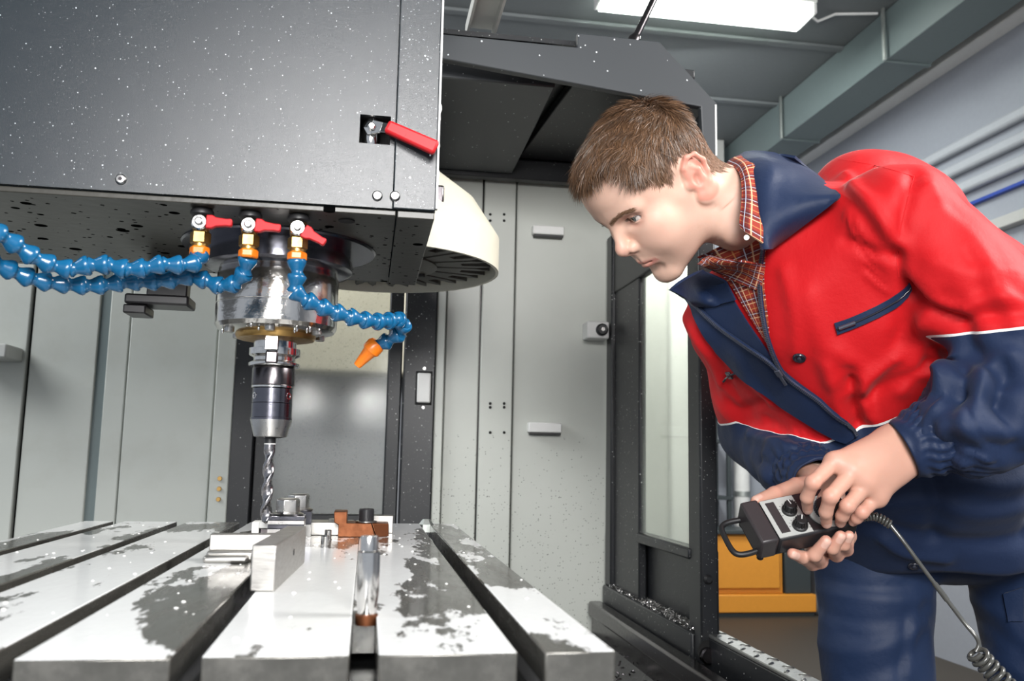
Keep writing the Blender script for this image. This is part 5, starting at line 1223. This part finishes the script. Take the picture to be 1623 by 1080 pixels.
# ---- shirt, facing, collars ----------------------------------------
shirt = patch('shirt', bvhJ, [(1108, 410), (1140, 430), (1160, 450), (1184, 491), (1215, 540)], [(1216, 360), (1214, 420), (1212, 450), (1218, 491), (1222, 545)], 26, 18, .003, .002, 'plaid_cloth', person)[0]
fac = patch('front_facing', bvhJ, [(1066, 462), (1097, 478), (1106, 508), (1127, 543), (1184, 604), (1249, 648), (1318, 691), (1342, 700)], [(1128, 436), (1150, 446), (1182, 500), (1210, 540), (1234, 575), (1262, 600), (1318, 640), (1356, 690)], 40, 14, .006, .003, 'navy_cloth', jk)[0]
def zipline(poly, off, name, parent):
    H = []; 
    for p in smooth_poly(poly, 70):
        l, n_ = hit(bvhJ, *p)
        if l is not None: H.append((l + n_ * off, n_))
    P = np.array([h_[0] for h_ in H]); N_ = np.array([h_[1] for h_ in H])
    for _ in range(3): P[1:-1] = (P[:-2] + P[1:-1] * 2 + P[2:]) / 4
    tape = MB().tube([tuple(p) for p in P], .0032, 8).build(name, 'navy_cloth', parent, smooth=60); m = MB(); L_ = 0
    Q = resample(P, int(np.linalg.norm(np.diff(P, axis=0), axis=1).sum() / .0026))
    for i in range(len(Q) - 1):
        t = nrm(Q[i + 1] - Q[i]); nn = N_[min(len(N_) - 1, int(i / len(Q) * len(N_)))]; b = nrm(np.cross(t, nn)) * .0016
        c = Q[i] + nn * .0030; fr3 = frame(t, c, tuple(b)); m.box((-.0024, -.0009, -.0008), (.0024, .0012, .0008), fr3)
    tt = m.build('zip_teeth', 'zip_metal', tape); tt['kind'] = 'stuff'
    return P, N_
zipline([(1214, 394), (1209, 430), (1212, 480), (1222, 540), (1240, 583), (1262, 604), (1318, 642), (1356, 690)], .008, 'zip_tape', jk)
zipline([(1102, 478), (1140, 512), (1185, 542), (1222, 565), (1240, 583)], .0105, 'zip_tape', jk)
l, n_ = hit(bvhJ, 1239, 582); fr3 = frame(n_, l + n_ * .0115, tuple(at(1243, 606, y=l[1]) - l))
sl_ = MB(); sl_.box((-.005, -.0045, 0), (.007, .0045, .004), fr3); s_o_ = sl_.build('zip_slider', 'zip_metal', jk, .001)
m = MB(); m.box((.006, -.0028, .002), (.024, .0028, .0036), fr3); m.build('zip_pull', 'zip_metal', s_o_, .0008)
# jacket collar: one wing on each side, folded over a stand
def sheet_px(name, rows, nu, nv, thick, mat, parent, sharp=1.):
    """rows: lists of (px, py, depth) across the sheet"""
    R_ = [smooth_poly([at(a, b, y=c) for a, b, c in r], nv, 1) for r in rows]; R_ = np.array(R_)
    G = np.stack([smooth_poly(R_[:, j], nu, 2) * (1 - (j / (nv - 1)) ** 2 * sharp) + resample(R_[:, j], nu) * (j / (nv - 1)) ** 2 * sharp for j in range(nv)], axis=1)
    lu = np.linalg.norm(np.diff(G[:, nv // 2], axis=0), axis=1).sum(); lv = np.linalg.norm(np.diff(G[nu // 2], axis=0), axis=1).sum()
    uu, vv = np.meshgrid(np.linspace(0, 1, nu), np.linspace(0, 1, nv), indexing='ij')
    return grid_obj(name, G, thick, mat, parent, {'cu': uu * lu, 'cv': vv * lv})
def dep(px, py, off=0.):
    l, n_ = hit(bvhJ, px, py); return (1.2 if l is None else l[1]) - off
cd = lambda px, py, off: (px, py, dep(px, py, off))
sheet_px('collar', [[(1168, 250, 1.245), (1184, 240, 1.255), (1222, 242, 1.25), (1260, 249, 1.215)], [(1176, 262, 1.185), (1196, 256, 1.165), (1240, 260, 1.140), (1297, 280, dep(1300, 282, .030))],
                    [(1186, 300, 1.150), (1204, 300, 1.125), (1245, 308, 1.115), (1334, 312, dep(1334, 314, .024))], [(1196, 350, 1.125), (1210, 350, 1.105), (1250, 342, 1.100), (1282, 350, dep(1282, 350, .020))],
                    [(1208, 396, 1.110), (1212, 396, 1.102), (1218, 396, 1.10), (1226, 392, dep(1226, 392, .012))]], 30, 26, .004, 'navy_cloth', jk, 1)
sheet_px('collar', [[(1062, 459, dep(1075, 470, .02)), (1080, 445, dep(1085, 465, .03)), (1112, 428, 1.20)], [(1086, 474, dep(1090, 476, .014)), (1108, 462, dep(1108, 465, .018)), (1150, 446, dep(1150, 446, .018))], [(1104, 486, dep(1104, 488, .010)), (1130, 486, dep(1130, 486, .013)), (1166, 476, dep(1166, 476, .014))]], 16, 14, .004, 'navy_cloth', jk, 1)
# shirt collar leaves
sheet_px('shirt_collar', [[(1150, 262, 1.225), (1160, 251, 1.235), (1182, 245, 1.245)], [(1174, 270, 1.165), (1182, 258, 1.165), (1196, 262, 1.165)], [(1177, 310, 1.130), (1188, 305, 1.125), (1204, 310, 1.130)], [(1172, 356, 1.118), (1184, 362, 1.105), (1209, 360, 1.108)], [(1174, 362, 1.116), (1190, 374, 1.104), (1209, 386, 1.104)]], 26, 12, .003, 'plaid_cloth', shirt, 1)
sheet_px('shirt_collar', [[(1106, 419, 1.205), (1112, 412, 1.215), (1126, 406, 1.22)], [(1130, 428, dep(1140, 440, .02)), (1140, 418, 1.165), (1150, 412, 1.175)], [(1165, 446, dep(1165, 446, .014)), (1170, 430, dep(1170, 432, .02)), (1176, 414, 1.135)], [(1206, 462, dep(1206, 462, .008)), (1209, 440, dep(1208, 440, .012)), (1212, 420, dep(1210, 420, .014))]], 22, 10, .003, 'plaid_cloth', shirt, 1)
b0_ = at(1183, 377, y=1.100); part('button', 'shirt_button', shirt, 'lathe', [(.0032, 0), (.0038, .001), (.0034, .0016), (.002, .0012)], 18, frame(V3(-.3, -1, -.1), b0_), smooth=40)
# chest pocket zip, press buttons, clip
pk = patch('pocket_zip', bvhJ, [(1322, 512), (1350, 503), (1400, 480), (1432, 458), (1440, 448)], [(1327, 530), (1360, 518), (1405, 497), (1436, 474), (1444, 460)], 24, 6, .003, .003, 'navy_cloth', jk)[0]
def rod_px(poly, off, r, name, mat, parent):
    P = [l + n_ * off for l, n_ in (hit(bvhJ, *p) for p in smooth_poly(poly, 24)) if l is not None]; return MB().tube([tuple(p) for p in P], r, 8).build(name, mat, parent, smooth=60)
rod_px([(1326, 521), (1356, 511), (1402, 489), (1434, 466), (1441, 455)], .0045, .0016, 'zip_chain', 'button_dark', pk)
rod_px([(1330, 519), (1345, 514), (1356, 510)], .0075, .0030, 'zip_pull', 'zip_metal', pk)
def stud(px, py, r, parent, mat='button_dark'):
    l, n_ = hit(bvhJ, px, py)
    b = part('button', mat, parent, 'lathe', [(r, 0), (r, .002), (r * .9, .0032), (r * .62, .0030), (r * .5, .0020), (r * .2, .0022)], 24, frame(n_, l), smooth=40)
    part('button_rim', 'zip_metal', b, 'lathe', [(r * .30, .0015), (r * .30, .0036), (r * .2, .0038)], 12, frame(n_, l), smooth=40)
stud(1267, 567, .0095, jk); stud(1449, 897, .0095, jk)
l, n_ = hit(bvhJ, 1160, 592); MB().box((-.007, -.006, 0), (.007, .006, .004), frame(n_, l + n_ * .004, (1, .2, -.3))).build('press_clip', 'button_dark', jk, .0015)
rod_px([(1150, 600), (1160, 592), (1170, 588)], .008, .002, 'press_clip_bar', 'button_dark', jk)
# stitched seams
rod_px([(1449, 278), (1436, 325), (1420, 395), (1424, 440)], -.0002, .0008, 'armhole_seam', 'red_cloth', jk)
rod_px([(1265, 250), (1330, 252), (1390, 262), (1449, 280)], -.0002, .0008, 'shoulder_seam', 'red_cloth', jk)

# ---- trousers and shoes --------------------------------------------
ft = Field(np.min([HIPR, AR, AL], 0) - .18, np.max([HIPL, AL, PEL], 0) + .19, .0065)
ft.add(slab(PEL + V3(0, 0, .048), PEL + V3(0, 0, .15), SIDE * V3(1, 1, 0), .185, .130, .172, .125), .04)
for a, b, c in ((HIPR, KR, AR), (HIPL, KL, AL)):
    ft.add(cone(a, b, .096, .080), .025); ft.add(cone(b, c - V3(0, 0, .0), .080, .070), .03)
g = np.meshgrid(*ft.ax, indexing='ij', sparse=True); ft.D = np.maximum(ft.D, (.055 - g[2]).astype(np.float32))
TV, TF = ft.mesh(); TV = relax(TV, TF, 2); TN = vert_normals(TV, TF); bvhT = BVHTree.FromPolygons([Vector(p) for p in TV.tolist()], [tuple(q) for q in TF.tolist()]); dz_w = .002 * np.sin(TV @ V3(23, 17, 31) + 2 * np.sin(TV @ V3(11, 19, 9)))
for poly, amp, w in [([(1475, 945), (1420, 955), (1350, 945), (1295, 935)], .006, .010), ([(1470, 965), (1410, 990), (1340, 985), (1300, 965)], -.006, .010), ([(1468, 985), (1400, 1030), (1330, 1035), (1300, 1020)], .006, .012), ([(1465, 1010), (1420, 1060), (1350, 1075)], -.006, .011), ([(1310, 920), (1360, 935), (1440, 930)], -.005, .008), ([(1455, 960), (1445, 1020), (1440, 1075)], .006, .008), ([(1435, 990), (1428, 1040), (1425, 1078)], -.005, .007), ([(1500, 930), (1540, 950), (1600, 985)], .006, .010), ([(1510, 960), (1560, 990), (1615, 1030)], -.006, .011), ([(1530, 1010), (1570, 1040), (1620, 1070)], .006, .011), ([(1330, 1000), (1380, 1015), (1440, 1000)], -.004, .008)]:
    H = hits(smooth_poly(poly, 16), bvhT)
    if len(H) > 3: dz_w += .6 * amp * np.exp(-(seg_dist(TV, H) / w) ** 2)
low = np.clip((.60 - TV[:, 2]) / .1, 0, 1); dz_w += low * .004 * np.sin(TV[:, 2] * 45 + 3 * np.sin(TV[:, 0] * 16))
TV = relax(TV + TN * dz_w[:, None], TF, 1)
tr = mesh_obj('trousers', TV, TF, 'trouser_cloth', person); bvhT = BVHTree.FromPolygons([Vector(p) for p in TV.tolist()], [tuple(q) for q in TF.tolist()])
try: patch('pocket_flap', bvhT, [(1592, 940), (1600, 985)], [(1622, 930), (1623, 985)], 8, 6, .004, .004, 'trouser_cloth', tr)
except Exception as ex: print('flap', ex)
for A_ in (AR, AL):
    fs = Field(A_ - V3(.14, .30, .12), A_ + V3(.14, .16, .12), .007); dfw = nrm(V3(-.45, -.9, 0))
    fs.add(cone(V3(A_[0], A_[1], .05), V3(A_[0], A_[1], .05) + dfw * .15, .045, .040), .03); fs.add(cone(V3(A_[0], A_[1], .06) - dfw * .03, V3(A_[0], A_[1], .11), .045, .045), .03)
    g = np.meshgrid(*fs.ax, indexing='ij', sparse=True); fs.D = np.maximum(fs.D, (.003 - g[2]).astype(np.float32)); V, F = fs.mesh(); mesh_obj('shoe', V, F, 'shoe_leather', person)

# ================================================================== control box and its cable
P0 = V3(.4921, 1.0626, .9599); PR = np.array([[.9793, .1199, -.163], [-.0307, -.7084, -.7052], [.2, -.6956, .69]]); PLg, PW, PT = .1336, .0663, .0322
PR[:, 2] = np.cross(PR[:, 1], PR[:, 0]) if np.cross(PR[:, 1], PR[:, 0]) @ PR[:, 2] > 0 else np.cross(PR[:, 0], PR[:, 1])
PM = Matrix([list(PR[0]) + [P0[0]], list(PR[1]) + [P0[1]], list(PR[2]) + [P0[2]], [0, 0, 0, 1]])    # local: x length, y towards the viewer's edge, z out of the face
pen = empty('control_pendant', tuple(P0)); tag(pen, 'black handheld control box with two knobs and a dial in the worker\'s hands', 'control box')
def pbox(name, mat, a, b, parent=pen, bevel=.002): return part(name, mat, parent, 'box', a, b, PM, bevel=bevel)
def plathe(name, mat, x, y, z, prof, seg=28, parent=pen, **kw): return part(name, mat, parent, 'lathe', prof, seg, PM @ Matrix.Translation((x, y, z)), smooth=35, **kw)
def fuv(px, py):
    """point of the face plate under a sight line, in the box's own coordinates"""
    o, d = ray(px, py); o, d = np.array(o), np.array(d); nn = PR[:, 2]; t = ((P0 - o) @ nn) / (d @ nn); return (o + d * t - P0) @ PR
pbox('case', 'black_plastic', (.0245, -PW, -PT), (PLg, 0, -.001), bevel=.004)
pbox('end_cap', 'cap_plastic', (0, -PW - .001, -PT), (.024, .001, .0015), bevel=.003)
pbox('lower_shell', 'black_rubber', (.001, -PW + .003, -PT - .004), (PLg - .002, -.003, -PT + .001), bevel=.003)
u0 = .0255; u1 = fuv(1275, 818)[0]
fp = pbox('face_plate', 'pale_grey_plastic', (u0, -PW + .003, -.001), (u1, -.002, -.0002), bevel=0)
d0, d1 = fuv(1214, 800), fuv(1247, 850); pbox('display', 'cap_plastic', (min(d0[0], d1[0]) - .001, -PW + .008, -.0004), (min(d0[0], d1[0]) + .011, -.008, .0006), fp, .0004)
def knob(px, py, ang):
    c = fuv(px, py); k = plathe('knob', 'black_rubber', c[0], c[1], 0, [(.0098, -.0002), (.0098, .003), (.0075, .004), (.0070, .0125), (.0060, .0135), (.002, .0135)], 28)
    for i in range(14):
        a = i * 2 * PI / 14; m = MB(); m.box((-.0009, -.0006, .0035), (.0009, .0009, .0125), PM @ Matrix.Translation((c[0] + .0073 * math.cos(a), c[1] + .0073 * math.sin(a), 0)) @ Matrix.Rotation(a, 4, 'Z')); m.build('grip_rib', 'black_rubber', k)
    m = MB(); m.box((-.0006, 0, .0132), (.0006, .0072, .0140), PM @ Matrix.Translation((c[0], c[1], 0)) @ Matrix.Rotation(ang, 4, 'Z')); m.build('pointer', 'white_paint', k)
    # printed scale round the knob
    m = MB()
    for i in range(9):
        a = ang - 1.9 + i * .42; q = .0128; m.box((-.0002, -.0010, -.0004), (.0002, .0010, .0001), PM @ Matrix.Translation((c[0] + q * math.cos(a + PI / 2), c[1] + q * math.sin(a + PI / 2), 0)) @ Matrix.Rotation(a, 4, 'Z'))
    m.build('printed_scale', 'black_rubber', fp)
knob(1251, 810, PI - .1); knob(1268, 834, PI + .5)
c = fuv(1311, 810); dl = plathe('dial_ring', 'pale_grey_plastic', c[0], c[1], 0, [(.0255, -.0008), (.0255, .0012), (.0200, .0016), (.0195, .0006)], 48)
dw = plathe('hand_wheel', 'black_rubber', c[0], c[1], 0, [(.0165, .0008), (.0165, .009), (.0150, .0105), (.004, .0108)], 40, dl)
for i in range(30):
    a = i * 2 * PI / 30; m = MB(); m.box((-.0007, -.0005, .0012), (.0008, .0005, .0092), PM @ Matrix.Translation((c[0] + .0166 * math.cos(a), c[1] + .0166 * math.sin(a), 0)) @ Matrix.Rotation(a, 4, 'Z')); m.build('wheel_rib', 'zip_metal', dw)
# carrying loop
hp_ = [(.006, -.008, -PT * .75), (-.012, -.006, -PT * .78), (-.024, -.008, -PT * .8), (-.029, -.014, -PT * .8), (-.030, -.03, -PT * .8), (-.029, -PW + .014, -PT * .8), (-.024, -PW + .008, -PT * .8), (-.012, -PW + .006, -PT * .78), (.006, -PW + .008, -PT * .75)]
MB().tube([PM @ Vector(p) for p in smooth_poly(hp_, 40)], .0038, 10).build('carrying_loop', 'black_rubber', pen, smooth=60)
for y in (-.006, -PW + .006): part('corner_stud', 'black_rubber', pen, 'lathe', [(.0035, -.004), (.0045, -.003), (.0045, .002)], 14, PM @ Matrix.Translation((.006, y, -PT - .003)), smooth=40)
plathe('cable_gland', 'black_rubber', PLg - .002, -PW * .5, -PT * .55, [(.0085, 0), (.0085, .006), (.006, .014)], 20); pen.children[-1].data.transform(Matrix.Identity(4))
cab_ = empty('coiled_cable', tuple(at(1376, 822, y=1.07))); tag(cab_, 'grey coiled cable hanging from the control box past the worker\'s thigh', 'cable')
def helix(pts, rad, pitch, wire, name):
    P = smooth_poly([at(*p[:2], y=p[2]) for p in pts], 200); L_ = np.r_[0, np.cumsum(np.linalg.norm(np.diff(P, axis=0), axis=1))]; n_ = int(L_[-1] / pitch * 14); Q = resample(P, n_ + 1); t = np.gradient(Q, axis=0); t /= np.linalg.norm(t, axis=1, keepdims=True)
    u = nrm(np.cross(t[0], V3(0, 0, 1) if abs(t[0][2]) < .9 else V3(1, 0, 0))); out = []
    for i in range(n_ + 1):
        u = nrm(u - t[i] * (u @ t[i])); w = np.cross(t[i], u); a = 2 * PI * i / 14; out.append(tuple(Q[i] + (u * math.cos(a) + w * math.sin(a)) * rad))
    MB().tube(out, wire, 8).build(name, 'cable_sheath', cab_, smooth=60); return out
n = NT('cable_sheath'); n.set(color=n.mix(n.noise(60, 3), (.045, .045, .042), (.08, .08, .072)), rough=.25, coat=.4); MAT['cable_sheath'] = n.m
helix([(1368, 820, 1.075), (1385, 818, 1.07), (1398, 823, 1.065), (1412, 833, 1.06)], .0045, .0042, .0019, 'upper_coil')
sp_ = smooth_poly([at(*p[:2], y=p[2]) for p in [(1410, 831, 1.06), (1432, 858, 1.05), (1462, 900, 1.04), (1500, 950, 1.03), (1530, 990, 1.02), (1548, 1010, 1.01), (1553, 1022, 1.01), (1546, 1034, 1.01)]], 60)
MB().tube([tuple(p) for p in sp_], .0026, 10).build('straight_run', 'cable_sheath', cab_, smooth=60)
k_ = len(sp_) // 2; MB().tube([tuple(p) for p in sp_[k_ - 2:k_ + 7]], .0034, 10).build('sleeve', 'cable_sheath', cab_, smooth=60)
helix([(1546, 1034, 1.01), (1560, 1050, 1.01), (1590, 1082, 1.0), (1640, 1140, .99), (1690, 1230, .99)], .0105, .0088, .0030, 'lower_coil')
